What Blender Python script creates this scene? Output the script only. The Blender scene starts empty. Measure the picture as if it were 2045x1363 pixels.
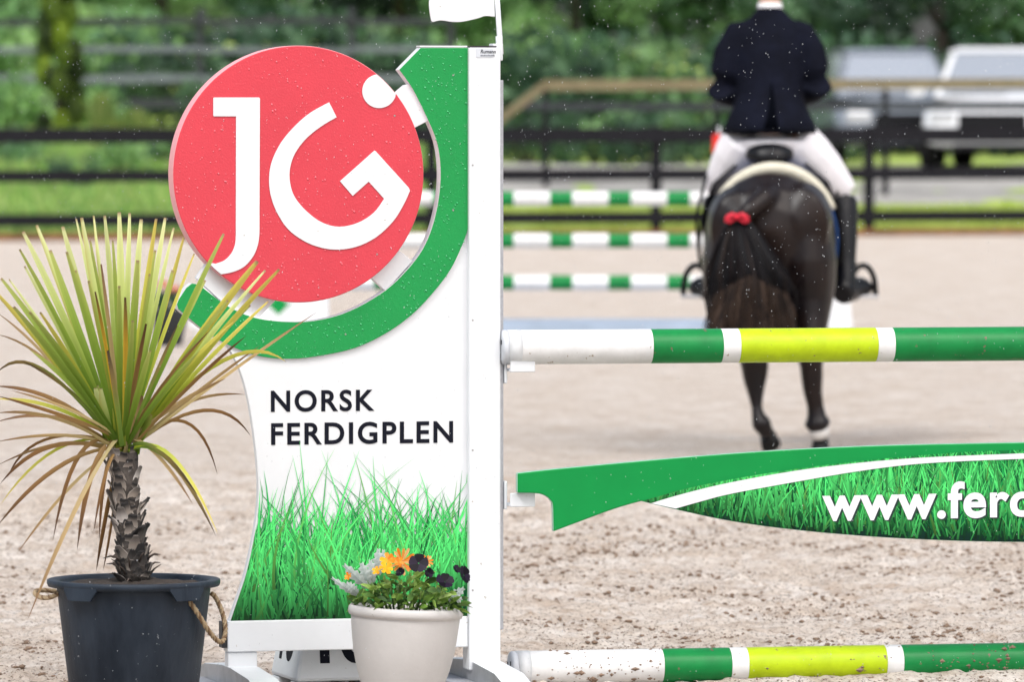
import bpy, bmesh, math, random
import numpy as np
from mathutils import Vector, Matrix

random.seed(7)
RNG = np.random.default_rng(7)
SC = bpy.context.scene
COL = SC.collection
R = math.radians

# ------------------------------------------------------------------ camera
F = 13200.0                     # focal length in photo pixels (photo 2045 x 1363)
CX, CY, HOR, CAMZ = 1022.5, 681.5, 224.0, 1.75
PITCH = math.atan((CY - HOR) / F)
cam_d = bpy.data.cameras.new('camera')
cam = bpy.data.objects.new('camera', cam_d)
COL.objects.link(cam)
cam.location = (0, 0, CAMZ)
cam.rotation_euler = (math.pi / 2 - PITCH, 0, 0)
cam_d.sensor_width = 36.0
cam_d.lens = F / 2045 * 36
cam_d.clip_start = 0.5
cam_d.clip_end = 3000
cam_d.dof.use_dof = True
cam_d.dof.focus_distance = 19.85
cam_d.dof.aperture_fstop = cam_d.lens / 42.0
SC.camera = cam

# ------------------------------------------------------------------ sky, sun, exposure
SUN_EL, SUN_AZ = R(52), R(-35)        # azimuth measured from the camera side towards the left
world = bpy.data.worlds.new('World')
SC.world = world
world.use_nodes = True
wn = world.node_tree
wn.nodes.clear()
sky = wn.nodes.new('ShaderNodeTexSky')
sky.sky_type = 'NISHITA'
sky.sun_disc = False
sky.sun_elevation = SUN_EL
sky.sun_rotation = R(180) + SUN_AZ
sky.air_density = 1.0
sky.dust_density = 4.0
hs = wn.nodes.new('ShaderNodeHueSaturation')
hs.inputs['Saturation'].default_value = 0.48
bg = wn.nodes.new('ShaderNodeBackground')
bg.inputs['Strength'].default_value = 0.125
wo = wn.nodes.new('ShaderNodeOutputWorld')
wn.links.new(sky.outputs[0], hs.inputs['Color'])
wn.links.new(hs.outputs[0], bg.inputs['Color'])
wn.links.new(bg.outputs[0], wo.inputs['Surface'])

sun_d = bpy.data.lights.new('sun', 'SUN')
sun_d.energy = 1.5
sun_d.angle = R(18)
sun_d.color = (1.0, 0.98, 0.95)
sun = bpy.data.objects.new('sun', sun_d)
COL.objects.link(sun)
sd = Vector((math.sin(SUN_AZ) * math.cos(SUN_EL), -math.cos(SUN_AZ) * math.cos(SUN_EL), math.sin(SUN_EL)))
sun.rotation_euler = sd.to_track_quat('Z', 'Y').to_euler()
sun.location = sd * 40

SC.view_settings.view_transform = 'Standard'
SC.view_settings.look = 'None'
SC.view_settings.exposure = 0.66
SC.view_settings.gamma = 1.0
SC.cycles.use_denoising = True
SC.cycles.max_bounces = 5
SC.cycles.use_adaptive_sampling = True
SC.cycles.adaptive_threshold = 0.02
SC.cycles.transparent_max_bounces = 6

# ------------------------------------------------------------------ pixel <-> place helpers
CA, SA = math.cos(PITCH), math.sin(PITCH)

def ray(px, py):
    a = (px - CX) / F
    b = -(py - CY) / F
    return Vector((a, CA + b * SA, -SA + b * CA))

def P(px, py, Y):
    r = ray(px, py)
    k = Y / r.y
    return Vector((r.x * k, Y, CAMZ + r.z * k))

def S(Y):
    return F / Y

class Frame:
    """an upright plane through O, turned by th about Z; uv(px,py) gives (along, up) on it"""
    def __init__(self, O, th):
        self.O = Vector(O)
        self.th = th
        self.X = Vector((math.cos(th), math.sin(th), 0))
        self.N = Vector((-math.sin(th), math.cos(th), 0))

    def uv(self, px, py, off=0.0):
        r = ray(px, py)
        c = Vector((0, 0, CAMZ))
        o = self.O + self.N * off
        k = (o - c).dot(self.N) / r.dot(self.N)
        p = c + r * k
        return ((p - self.O).dot(self.X), p.z - self.O.z)

    def uvs(self, pts, off=0.0):
        return [self.uv(x, y, off) for x, y in pts]

# ------------------------------------------------------------------ materials
MATS = {}

def mat(name, col, rough=0.5, var=0.0, vscale=8.0, bump=0.0, bscale=60.0, metallic=0.0, attr=None,
        coat=0.0, spec=0.5, col2=None, detail=4.0, sheen=0.0, transl=0.0, speck=None, bdist=0.01, stretch=None):
    if name in MATS:
        return MATS[name]
    m = bpy.data.materials.new(name)
    m.use_nodes = True
    nt = m.node_tree
    b = nt.nodes['Principled BSDF']
    b.inputs['Roughness'].default_value = rough
    b.inputs['Metallic'].default_value = metallic
    b.inputs['Coat Weight'].default_value = coat
    b.inputs['Coat Roughness'].default_value = 0.08
    b.inputs['Specular IOR Level'].default_value = spec
    if sheen:
        b.inputs['Sheen Weight'].default_value = sheen
    tc = nt.nodes.new('ShaderNodeTexCoord')
    vec = tc.outputs['Object']
    if stretch:
        mp = nt.nodes.new('ShaderNodeMapping')
        mp.inputs['Scale'].default_value = stretch
        nt.links.new(vec, mp.inputs['Vector'])
        vec = mp.outputs['Vector']
    if attr:
        a = nt.nodes.new('ShaderNodeAttribute')
        a.attribute_name = attr
        csock = a.outputs['Color']
    else:
        rgb = nt.nodes.new('ShaderNodeRGB')
        rgb.outputs[0].default_value = (*col, 1)
        csock = rgb.outputs[0]
    if var or col2:
        n = nt.nodes.new('ShaderNodeTexNoise')
        n.inputs['Scale'].default_value = vscale
        n.inputs['Detail'].default_value = detail
        n.inputs['Roughness'].default_value = 0.65
        nt.links.new(vec, n.inputs['Vector'])
        mr = nt.nodes.new('ShaderNodeMapRange')
        mr.inputs['From Min'].default_value = 0.32
        mr.inputs['From Max'].default_value = 0.68
        nt.links.new(n.outputs['Fac'], mr.inputs['Value'])
        mx = nt.nodes.new('ShaderNodeMix')
        mx.data_type = 'RGBA'
        nt.links.new(mr.outputs[0], mx.inputs['Factor'])
        nt.links.new(csock, mx.inputs['A'])
        if col2:
            mx.inputs['B'].default_value = (*col2, 1)
        else:
            dk = nt.nodes.new('ShaderNodeMix')
            dk.data_type = 'RGBA'
            dk.blend_type = 'MULTIPLY'
            dk.inputs['Factor'].default_value = 1
            nt.links.new(csock, dk.inputs['A'])
            dk.inputs['B'].default_value = (1 - var, 1 - var, 1 - var, 1)
            nt.links.new(dk.outputs['Result'], mx.inputs['B'])
        csock = mx.outputs['Result']
    if speck:                                   # dirt spots with a shape of their own: (colour, scale, threshold)
        sc, ss, th = speck
        n = nt.nodes.new('ShaderNodeTexNoise')
        n.inputs['Scale'].default_value = ss
        n.inputs['Detail'].default_value = 3
        nt.links.new(tc.outputs['Object'], n.inputs['Vector'])
        mr = nt.nodes.new('ShaderNodeMapRange')
        mr.inputs['From Min'].default_value = th
        mr.inputs['From Max'].default_value = th + 0.04
        nt.links.new(n.outputs['Fac'], mr.inputs['Value'])
        mx = nt.nodes.new('ShaderNodeMix')
        mx.data_type = 'RGBA'
        nt.links.new(mr.outputs[0], mx.inputs['Factor'])
        nt.links.new(csock, mx.inputs['A'])
        mx.inputs['B'].default_value = (*sc, 1)
        csock = mx.outputs['Result']
    nt.links.new(csock, b.inputs['Base Color'])
    if transl:
        b.inputs['Subsurface Weight'].default_value = 0
        tr = nt.nodes.new('ShaderNodeBsdfTranslucent')
        nt.links.new(csock, tr.inputs['Color'])
        ms = nt.nodes.new('ShaderNodeMixShader')
        ms.inputs[0].default_value = transl
        out = nt.nodes['Material Output']
        nt.links.new(b.outputs[0], ms.inputs[1])
        nt.links.new(tr.outputs[0], ms.inputs[2])
        nt.links.new(ms.outputs[0], out.inputs['Surface'])
    if bump:
        n = nt.nodes.new('ShaderNodeTexNoise')
        n.inputs['Scale'].default_value = bscale
        n.inputs['Detail'].default_value = 5
        nt.links.new(vec, n.inputs['Vector'])
        bp = nt.nodes.new('ShaderNodeBump')
        bp.inputs['Strength'].default_value = bump
        bp.inputs['Distance'].default_value = bdist
        nt.links.new(n.outputs['Fac'], bp.inputs['Height'])
        nt.links.new(bp.outputs[0], b.inputs['Normal'])
    MATS[name] = m
    return m

WHITE = mat('white_lacquer', (0.755, 0.78, 0.81), 0.35, var=0.07, vscale=5, speck=((0.42, 0.38, 0.33), 55, 0.725))
WHITE2 = mat('white_board', (0.75, 0.77, 0.795), 0.45, var=0.06, vscale=4, speck=((0.4, 0.36, 0.3), 60, 0.735))
GALV = mat('galvanised_steel', (0.42, 0.43, 0.46), 0.42, var=0.25, vscale=14, metallic=0.35)
ALU = mat('aluminium_track', (0.50, 0.51, 0.55), 0.45, var=0.2, vscale=120, metallic=0.4)
RED = mat('red_board', (0.66, 0.045, 0.070), 0.42, var=0.10, vscale=3, bump=0.25, bscale=170, bdist=0.004)
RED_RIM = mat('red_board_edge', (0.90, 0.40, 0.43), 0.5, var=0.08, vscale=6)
GREEN = mat('green_board', (0.010, 0.300, 0.070), 0.4, var=0.12, vscale=3, bump=0.12, bscale=150, bdist=0.004, spec=0.3)
GREEN2 = mat('green_plank', (0.003, 0.275, 0.058), 0.4, var=0.12, vscale=4, spec=0.2)
INK = mat('dark_ink', (0.007, 0.008, 0.016), 0.6, spec=0.12)
PRINT = mat('grass_print', (0, 0, 0), 0.5, attr='Col', spec=0.15)
PGREEN = mat('pole_green', (0.004, 0.23, 0.052), 0.36, spec=0.3, var=0.22, vscale=14, speck=((0.16, 0.12, 0.08), 55, 0.685))
PYEL = mat('pole_yellow', (0.50, 0.66, 0.008), 0.38, spec=0.3, var=0.20, vscale=14, speck=((0.22, 0.17, 0.08), 55, 0.685))
PWHITE = mat('pole_white', (0.80, 0.80, 0.80), 0.38, var=0.16, vscale=14, speck=((0.36, 0.29, 0.22), 52, 0.685))

# ------------------------------------------------------------------ object helpers
def link(o):
    COL.objects.link(o)
    return o

def tag(o, label=None, cat=None, group=None, kind=None):
    if label: o['label'] = label
    if cat: o['category'] = cat
    if group: o['group'] = group
    if kind: o['kind'] = kind
    return o

def empty(name, loc=(0, 0, 0), rz=0.0, parent=None):
    o = link(bpy.data.objects.new(name, None))
    o.location = loc
    o.rotation_euler = (0, 0, rz)
    o.empty_display_size = 0.1
    if parent: o.parent = parent
    return o

def mesh(name, verts, faces, mats=None, parent=None, smooth=False, fm=None, cols=None, fix=False, bevel=0.0, seg=2):
    me = bpy.data.meshes.new(name)
    me.from_pydata([tuple(v) for v in verts], [], [tuple(f) for f in faces])
    if fix:
        bm = bmesh.new(); bm.from_mesh(me)
        bmesh.ops.recalc_face_normals(bm, faces=bm.faces)
        bm.to_mesh(me); bm.free()
    if mats is not None:
        for m in (mats if isinstance(mats, (list, tuple)) else [mats]):
            me.materials.append(m)
    if fm is not None:
        me.polygons.foreach_set('material_index', fm)
    if smooth:
        me.polygons.foreach_set('use_smooth', [True] * len(me.polygons))
    if cols is not None:
        at = me.color_attributes.new('Col', 'FLOAT_COLOR', 'POINT')
        c = np.ones((len(verts), 4), np.float32)
        c[:, :3] = np.asarray(cols, np.float32)
        at.data.foreach_set('color', c.ravel())
    o = link(bpy.data.objects.new(name, me))
    if parent: o.parent = parent
    if bevel:
        md = o.modifiers.new('bevel', 'BEVEL')
        md.width = bevel
        md.segments = seg
        md.limit_method = 'ANGLE'
        md.angle_limit = R(40)
    return o

def np_mesh(name, V, Q, mats, parent=None, smooth=False, cols=None):
    """numpy verts (n,3) and faces (m,k)"""
    me = bpy.data.meshes.new(name)
    n, m, k = len(V), len(Q), Q.shape[1]
    me.vertices.add(n)
    me.vertices.foreach_set('co', np.asarray(V, np.float32).ravel())
    me.loops.add(m * k)
    me.loops.foreach_set('vertex_index', np.asarray(Q, np.int32).ravel())
    me.polygons.add(m)
    me.polygons.foreach_set('loop_start', np.arange(0, m * k, k, dtype=np.int32))
    me.update(calc_edges=True)
    me.materials.append(mats)
    if smooth:
        me.polygons.foreach_set('use_smooth', np.ones(m, bool))
    if cols is not None:
        at = me.color_attributes.new('Col', 'FLOAT_COLOR', 'POINT')
        c = np.ones((n, 4), np.float32); c[:, :3] = cols
        at.data.foreach_set('color', c.ravel())
    o = link(bpy.data.objects.new(name, me))
    if parent: o.parent = parent
    return o

def prism(name, poly, y0, y1, mats, parent=None, bevel=0.0, smooth=False):
    """poly in (u,w); front face at y0 (towards the camera), back at y1. mats: one, or (face, edge)"""
    n = len(poly)
    v = [(u, y0, w) for u, w in poly] + [(u, y1, w) for u, w in poly]
    f = [list(range(n)), list(range(2 * n - 1, n - 1, -1))]
    f += [(i, (i + 1) % n, n + (i + 1) % n, n + i) for i in range(n)]
    fm = None
    if isinstance(mats, (list, tuple)):
        fm = [0, 0] + [1] * n
    return mesh(name, v, f, mats, parent, fm=fm, fix=True, bevel=bevel)

def box(name, lo, hi, m, parent=None, bevel=0.003):
    x0, y0, z0 = lo; x1, y1, z1 = hi
    v = [(x0, y0, z0), (x1, y0, z0), (x1, y1, z0), (x0, y1, z0), (x0, y0, z1), (x1, y0, z1), (x1, y1, z1), (x0, y1, z1)]
    f = [(3, 2, 1, 0), (4, 5, 6, 7), (0, 1, 5, 4), (1, 2, 6, 5), (2, 3, 7, 6), (3, 0, 4, 7)]
    return mesh(name, v, f, m, parent, bevel=bevel)

def crv(pts, n=10):
    """Catmull-Rom through 2D points"""
    out = []
    p = [pts[0]] + list(pts) + [pts[-1]]
    for i in range(1, len(p) - 2):
        for k in range(n):
            t = k / n
            out.append(tuple(0.5 * (2 * p[i][j] + (p[i + 1][j] - p[i - 1][j]) * t +
                       (2 * p[i - 1][j] - 5 * p[i][j] + 4 * p[i + 1][j] - p[i + 2][j]) * t * t +
                       (3 * p[i][j] - p[i - 1][j] - 3 * p[i + 1][j] + p[i + 2][j]) * t ** 3) for j in range(len(p[i]))))
    out.append(tuple(pts[-1]))
    return out

def rings(path, radii, n=12, up=None, cap=True, ref=Vector((0, 0, 1))):
    """loft ellipses along a path. radii: list of (ra, rb). returns verts, faces"""
    path = [Vector(p) for p in path]
    V, Fc = [], []
    for i, p in enumerate(path):
        t = (path[min(i + 1, len(path) - 1)] - path[max(i - 1, 0)]).normalized()
        a = t.cross(ref)
        if a.length < 1e-3: a = t.cross(Vector((0, 1, 0)))
        a.normalize()
        b = a.cross(t)
        ra, rb = radii[i] if isinstance(radii[i], (tuple, list)) else (radii[i], radii[i])
        for k in range(n):
            an = 2 * math.pi * k / n
            V.append(p + a * (ra * math.cos(an)) + b * (rb * math.sin(an)))
    for i in range(len(path) - 1):
        for k in range(n):
            k2 = (k + 1) % n
            Fc.append((i * n + k, i * n + k2, (i + 1) * n + k2, (i + 1) * n + k))
    if cap:
        Fc.append(tuple(range(n - 1, -1, -1)))
        Fc.append(tuple((len(path) - 1) * n + k for k in range(n)))
    return V, Fc

def tube(name, path, radii, m, parent=None, n=10, smooth=True, ref=Vector((0, 0, 1))):
    if not isinstance(radii, (list, tuple)): radii = [radii] * len(path)
    v, f = rings(path, radii, n, ref=ref)
    return mesh(name, v, f, m, parent, smooth=smooth, fix=True)

def lathe(name, prof, m, parent=None, n=40, loc=(0, 0, 0), smooth=True, tilt=None):
    v, f = [], []
    for r, z in prof:
        for k in range(n):
            a = 2 * math.pi * k / n
            v.append((r * math.cos(a), r * math.sin(a), z))
    for i in range(len(prof) - 1):
        for k in range(n):
            k2 = (k + 1) % n
            f.append((i * n + k, i * n + k2, (i + 1) * n + k2, (i + 1) * n + k))
    o = mesh(name, v, f, m, parent, smooth=smooth, fix=True)
    o.location = loc
    if tilt: o.rotation_euler = tilt
    return o

def fuse(name, parts, vox, m, parent=None, smooth_it=6, fac=0.5):
    """melt several closed shapes into one continuous skin"""
    V, Fc = [], []
    for v, f in parts:
        o = len(V)
        V += [tuple(x) for x in v]
        Fc += [tuple(i + o for i in q) for q in f]
    t = mesh('fuse_tmp', V, Fc, None, None, fix=True)
    md = t.modifiers.new('r', 'REMESH'); md.mode = 'VOXEL'; md.voxel_size = vox
    ms = t.modifiers.new('s', 'SMOOTH'); ms.factor = fac; ms.iterations = smooth_it
    dg = bpy.context.evaluated_depsgraph_get()
    me = bpy.data.meshes.new_from_object(t.evaluated_get(dg))
    bpy.data.objects.remove(t)
    me.name = name
    me.materials.clear(); me.materials.append(m)
    me.polygons.foreach_set('use_smooth', [True] * len(me.polygons))
    o = link(bpy.data.objects.new(name, me))
    if parent: o.parent = parent
    return o

def text_poly(s, offset=0.0, spacing=1.0, shear=0.0):
    cu = bpy.data.curves.new('t', 'FONT')
    cu.body = s
    cu.offset = offset
    cu.space_character = spacing
    cu.shear = shear
    cu.resolution_u = 6
    t = link(bpy.data.objects.new('t', cu))
    dg = bpy.context.evaluated_depsgraph_get()
    me = bpy.data.meshes.new_from_object(t.evaluated_get(dg))
    bpy.data.objects.remove(t)
    v = [tuple(x.co) for x in me.vertices]
    f = [tuple(p.vertices) for p in me.polygons]
    bpy.data.meshes.remove(me)
    return v, f

def lettering(name, s, u0, u1, w0, w1, y, m, parent, offset=0.0, spacing=1.0, shear=0.0, slope=0.0, fit=None):
    """flat lettering fitted into the box u0..u1 / w0..w1 (w0 the baseline, w1 the top of glyph `fit`)"""
    v, f = text_poly(s, offset, spacing, shear)
    a = np.array(v)
    fv = np.array(text_poly(fit or s, offset, spacing, shear)[0])
    x0, x1 = a[:, 0].min(), a[:, 0].max()
    zt = fv[:, 1].max()
    zb = fv[:, 1].min()
    kx = (u1 - u0) / (x1 - x0); kz = (w1 - w0) / (zt - zb)
    vv = [(u0 + (p[0] - x0) * kx, y, w0 + (p[1] - zb) * kz + slope * (p[0] - x0) * kx) for p in v]
    return mesh(name, vv, f, m, parent)

def copy_tree(o, parent=None):
    c = o.copy()
    link(c)
    c.parent = parent
    for ch in list(o.children):
        copy_tree(ch, c)
    return c

def noise2(X, Y, scale, seed):
    """value noise, smooth"""
    rg = np.random.default_rng(seed)
    T = rg.random((257, 257)).astype(np.float32)
    x = X / scale; y = Y / scale
    xi = np.floor(x).astype(int); yi = np.floor(y).astype(int)
    fx = x - xi; fy = y - yi
    fx = fx * fx * (3 - 2 * fx); fy = fy * fy * (3 - 2 * fy)
    a = T[xi % 256, yi % 256]; b = T[(xi + 1) % 256, yi % 256]
    c = T[xi % 256, (yi + 1) % 256]; d = T[(xi + 1) % 256, (yi + 1) % 256]
    return (a * (1 - fx) + b * fx) * (1 - fy) + (c * (1 - fx) + d * fx) * fy

# ================================================================== SETTING
# ------------------------------------------------------------------ arena sand
def axis(lo, hi, step, out_lo, out_hi, grow=1.25):
    a = list(np.arange(lo, hi, step))
    s, x = step, hi
    b = []
    while x < out_hi:
        b.append(x); s *= grow; x += s
    b.append(out_hi)
    s, x = step, lo
    c = []
    while x > out_lo:
        s *= grow; x -= s; c.append(max(x, out_lo))
    return np.array(c[::-1] + a + b)

def sand_height(X, Y):
    n1 = noise2(X, Y, 0.030, 1); n2 = noise2(X, Y, 0.072, 2); n3 = noise2(X, Y, 0.24, 3); n4 = noise2(X, Y, 0.9, 4)
    lump = np.clip(n2 * 1.6 - 0.55, 0, 1)
    pit = np.clip(noise2(X, Y, 0.11, 5) * 2.4 - 1.55, 0, 1)
    return 0.020 * (n1 - 0.5) + 0.016 * lump + 0.016 * (n3 - 0.5) + 0.030 * (n4 - 0.5) - 0.020 * pit - 0.006

xs = axis(-2.7, 2.7, 0.0095, -260, 260, 1.35)
ys = axis(17.6, 30.5, 0.021, -30, 97.0, 1.06)
XX, YY = np.meshgrid(xs, ys)
fade = np.clip((3.6 - np.abs(XX)) / 0.9, 0, 1) * np.clip((36 - YY) / 5.5, 0, 1) * np.clip((YY - 15) / 2.6, 0, 1)
ZZ = sand_height(XX, YY) * fade
nx, ny = len(xs), len(ys)
idx = np.arange(nx * ny).reshape(ny, nx)
Q = np.stack([idx[:-1, :-1].ravel(), idx[:-1, 1:].ravel(), idx[1:, 1:].ravel(), idx[1:, :-1].ravel()], 1)

def sand_material():
    m = bpy.data.materials.new('arena_sand')
    m.use_nodes = True
    nt = m.node_tree
    b = nt.nodes['Principled BSDF']
    b.inputs['Roughness'].default_value = 0.85
    b.inputs['Specular IOR Level'].default_value = 0.25
    geo = nt.nodes.new('ShaderNodeNewGeometry')
    def noise(scale, detail=4, rough=0.6):
        n = nt.nodes.new('ShaderNodeTexNoise')
        n.inputs['Scale'].default_value = scale
        n.inputs['Detail'].default_value = detail
        n.inputs['Roughness'].default_value = rough
        nt.links.new(geo.outputs['Position'], n.inputs['Vector'])
        return n
    def ramp(src, lo, hi, c0, c1):
        mr = nt.nodes.new('ShaderNodeMapRange')
        mr.inputs['From Min'].default_value = lo
        mr.inputs['From Max'].default_value = hi
        nt.links.new(src, mr.inputs['Value'])
        mx = nt.nodes.new('ShaderNodeMix'); mx.data_type = 'RGBA'
        nt.links.new(mr.outputs[0], mx.inputs['Factor'])
        for k, c in (('A', c0), ('B', c1)):
            if isinstance(c, tuple): mx.inputs[k].default_value = (*c, 1)
            else: nt.links.new(c, mx.inputs[k])
        return mx.outputs['Result']
    base = ramp(noise(2.2, 7, 0.7).outputs['Fac'], 0.40, 0.60, (0.66, 0.565, 0.48), (0.80, 0.73, 0.665))
    base = ramp(noise(14, 6, 0.75).outputs['Fac'], 0.52, 0.68, base, (0.40, 0.295, 0.215))
    base = ramp(noise(70, 3, 0.7).outputs['Fac'], 0.55, 0.64, base, (0.16, 0.11, 0.075))
    base = ramp(noise(4.5, 6, 0.7).outputs['Fac'], 0.50, 0.72, base, (0.48, 0.375, 0.295))
    base = ramp(noise(45, 2, 0.6).outputs['Fac'], 0.70, 0.74, base, (0.66, 0.62, 0.60))
    nt.links.new(base, b.inputs['Base Color'])
    bp = nt.nodes.new('ShaderNodeBump')
    bp.inputs['Strength'].default_value = 0.9
    bp.inputs['Distance'].default_value = 0.016
    nt.links.new(noise(110, 5, 0.7).outputs['Fac'], bp.inputs['Height'])
    bp2 = nt.nodes.new('ShaderNodeBump')
    bp2.inputs['Strength'].default_value = 0.7
    bp2.inputs['Distance'].default_value = 0.06
    nt.links.new(noise(7, 5, 0.65).outputs['Fac'], bp2.inputs['Height'])
    nt.links.new(bp2.outputs[0], bp.inputs['Normal'])
    nt.links.new(bp.outputs[0], b.inputs['Normal'])
    return m
SAND = sand_material()
ground = np_mesh('ground', np.stack([XX.ravel(), YY.ravel(), ZZ.ravel()], 1), Q, SAND, smooth=True)
tag(ground, 'pale pinkish sand footing of the riding arena', kind='structure')

# loose clods of sand
def clods(name, n, xr, yr, size, m, seed, zfun):
    rg = np.random.default_rng(seed)
    base = np.array([(1, 0, 0), (-1, 0, 0), (0, 1, 0), (0, -1, 0), (0, 0, 1), (0, 0, -1), (.6, .6, .5), (-.6, .6, .5), (.6, -.6, .5), (-.6, -.6, .5)])
    bf = np.array([(4, 6, 7), (4, 7, 9), (4, 9, 8), (4, 8, 6), (6, 0, 2), (6, 2, 7), (7, 2, 1), (7, 1, 9), (9, 1, 3), (9, 3, 8), (8, 3, 0), (8, 0, 6), (5, 2, 0), (5, 1, 2), (5, 3, 1), (5, 0, 3)])
    V, Fq = [], []
    X = rg.uniform(*xr, n); Y = rg.uniform(*yr, n)
    keep = noise2(X, Y, 0.5, 77) + 0.5 * noise2(X, Y, 0.17, 78) > 0.72
    X, Y = X[keep], Y[keep]
    Z = zfun(X, Y)
    for i in range(len(X)):
        s = size * (0.45 + 2.2 * rg.random() ** 8)
        v = base * rg.uniform(0.6, 1.25, (10, 1)) * s * np.array([1.2, 1.0, 0.75])
        a = rg.uniform(0, 6.28)
        c, d = math.cos(a), math.sin(a)
        v = v @ np.array([[c, d, 0], [-d, c, 0], [0, 0, 1]])
        V.append(v + np.array([X[i], Y[i], Z[i] + 0.25 * s]))
        Fq.append(bf + 10 * i)
    o = np_mesh(name, np.concatenate(V), np.concatenate(Fq), m)
    return o
CLOD = mat('damp_clod', (0.27, 0.185, 0.13), 0.9, var=0.45, vscale=9)
cl = clods('sand_clods', 60000, (-2.4, 2.4), (18.2, 28.5), 0.0048, CLOD, 5, sand_height)
tag(cl, 'loose damp clods kicked up over the sand', 'sand', kind='stuff')

# ------------------------------------------------------------------ bank, road and grass behind the fence
FENCE_L, FENCE_R = 89.5, 94.0        # depth of the arena fence at the left and right picture edge
def fence_y(x):
    return 91.8 + x * (FENCE_R - FENCE_L) / 14.2

def bank_z(X, Y):
    t = Y - fence_y(X)
    left = 1 / (1 + np.exp((X + 1.6) * 1.6))
    prof_l = 1.30 * np.clip((t - 0.6) / 15.0, 0, 1) ** 0.9
    prof_r = 0.85 * np.clip((t - 0.6) / 12.5, 0, 1) ** 0.95
    z = prof_l * left + prof_r * (1 - left)
    z = z + np.clip((t - 22) / 60, 0, 3) * 1.2
    z = z + 0.06 * (noise2(X, Y, 1.1, 11) - 0.5) * np.clip(t, 0, 1)
    return np.where(t < 0.5, -0.02, z + 0.012)

def terrain_patch(name, x0, x1, t0, t1, nx, ny, m, lift=0.0):
    u = np.linspace(x0, x1, nx); t = np.linspace(t0, t1, ny)
    U, T = np.meshgrid(u, t)
    Yp = fence_y(U) + T
    Zp = bank_z(U, Yp) + lift
    i = np.arange(nx * ny).reshape(ny, nx)
    q = np.stack([i[:-1, :-1].ravel(), i[:-1, 1:].ravel(), i[1:, 1:].ravel(), i[1:, :-1].ravel()], 1)
    return np_mesh(name, np.stack([U.ravel(), Yp.ravel(), Zp.ravel()], 1), q, m, smooth=True)

GRASS = mat('bank_grass', (0.26, 0.40, 0.075), 0.8, spec=.2, vscale=1.1, col2=(0.46, 0.55, 0.15), bump=0.8, bscale=9, bdist=0.1, detail=7)
GRAVEL = mat('gravel_road', (0.40, 0.385, 0.36), 0.9, var=0.3, vscale=2.0, bump=0.4, bscale=30)
tag(terrain_patch('bank', -120, 120, 0.45, 330, 240, 200, GRASS), 'green grass bank rising behind the arena fence', kind='structure')
rd = terrain_patch('road', -1.2, 60, 5.6, 18.5, 80, 40, GRAVEL, 0.006)
tag(rd, 'pale gravel road along the bank', kind='structure')

# short tufts that break the bank's outline
def tuft_field(name, n, xr, tr, h, w, pal, seed, m, parent=None):
    rg = np.random.default_rng(seed)
    X = rg.uniform(*xr, n); T = rg.uniform(*tr, n)
    Y = fence_y(X) + T
    Z = bank_z(X, Y)
    H = h * rg.uniform(0.4, 1.3, n) * (0.6 + 0.8 * noise2(X, Y, 0.9, seed + 1))
    W = w * rg.uniform(0.6, 1.4, n)
    a = rg.uniform(0, 6.28, n); lx = rg.normal(0, 0.35, n) * H; ly = rg.normal(0, 0.35, n) * H
    c, s = np.cos(a) * W, np.sin(a) * W
    V = np.zeros((n, 4, 3))
    V[:, 0] = np.stack([X - c, Y - s, Z - .02], 1)
    V[:, 1] = np.stack([X + c, Y + s, Z - .02], 1)
    V[:, 2] = np.stack([X + .5 * c + .6 * lx, Y + .5 * s + .6 * ly, Z + .65 * H], 1)
    V[:, 3] = np.stack([X + lx, Y + ly, Z + H], 1)
    q = np.arange(n * 4).reshape(n, 4)
    pal = np.array(pal)
    pc = pal[rg.integers(0, len(pal), n)] * rg.uniform(0.7, 1.25, (n, 1))
    return np_mesh(name, V.reshape(-1, 3), q, m, parent, cols=np.repeat(pc, 4, 0))
LEAFM = mat('leafage', (0, 0, 0), 0.55, attr='Col', transl=0.35)
g1 = tuft_field('grass', 26000, (-9, -0.6), (0.5, 16), 0.20, 0.02, [(0.26, .48, .11), (.38, .56, .15), (.16, .33, .08), (.48, .56, .22)], 21, LEAFM)
tag(g1, 'rough green grass growing on the bank behind the fence', 'grass', kind='stuff')
g2 = tuft_field('verge_grass', 9000, (-0.6, 9), (0.5, 5.5), 0.08, 0.02, [(0.44, .54, .09), (.54, .62, .16), (.36, .48, .08)], 22, LEAFM)
tag(g2, 'short yellowish green verge between fence and gravel road', 'grass', kind='stuff')

# ------------------------------------------------------------------ trees, shrubs
def leaf_cloud(clumps, per, leaf, pal, seed, flat=0.8):
    """clumps: (centre, radius) ; returns V,Q,C of rhombic leaf faces through the volume"""
    rg = np.random.default_rng(seed)
    Vs, Cs = [], []
    pal = np.array(pal)
    for c, r in clumps:
        n = max(8, int(per * r * r))
        d = rg.normal(size=(n, 3)); d /= np.linalg.norm(d, axis=1)[:, None]
        rad = r * rg.uniform(0.45, 1.08, (n, 1)) ** 0.7
        p = np.array(c) + d * rad * np.array([1, 1, flat])
        a = rg.normal(size=(n, 3)); a /= np.linalg.norm(a, axis=1)[:, None]
        b = np.cross(a, d + 0.4 * rg.normal(size=(n, 3))); b /= np.linalg.norm(b, axis=1)[:, None] + 1e-6
        L = leaf * rg.uniform(0.6, 1.4, (n, 1))
        V = np.stack([p - a * L, p + b * L * .55, p + a * L, p - b * L * .55], 1)
        tint = pal[rg.integers(0, len(pal))] * rg.uniform(0.75, 1.25)
        cc = tint * rg.uniform(0.7, 1.3, (n, 1))
        Vs.append(V.reshape(-1, 3)); Cs.append(np.repeat(cc, 4, 0))
    V = np.concatenate(Vs); C = np.concatenate(Cs)
    return V, np.arange(len(V)).reshape(-1, 4), C

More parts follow.
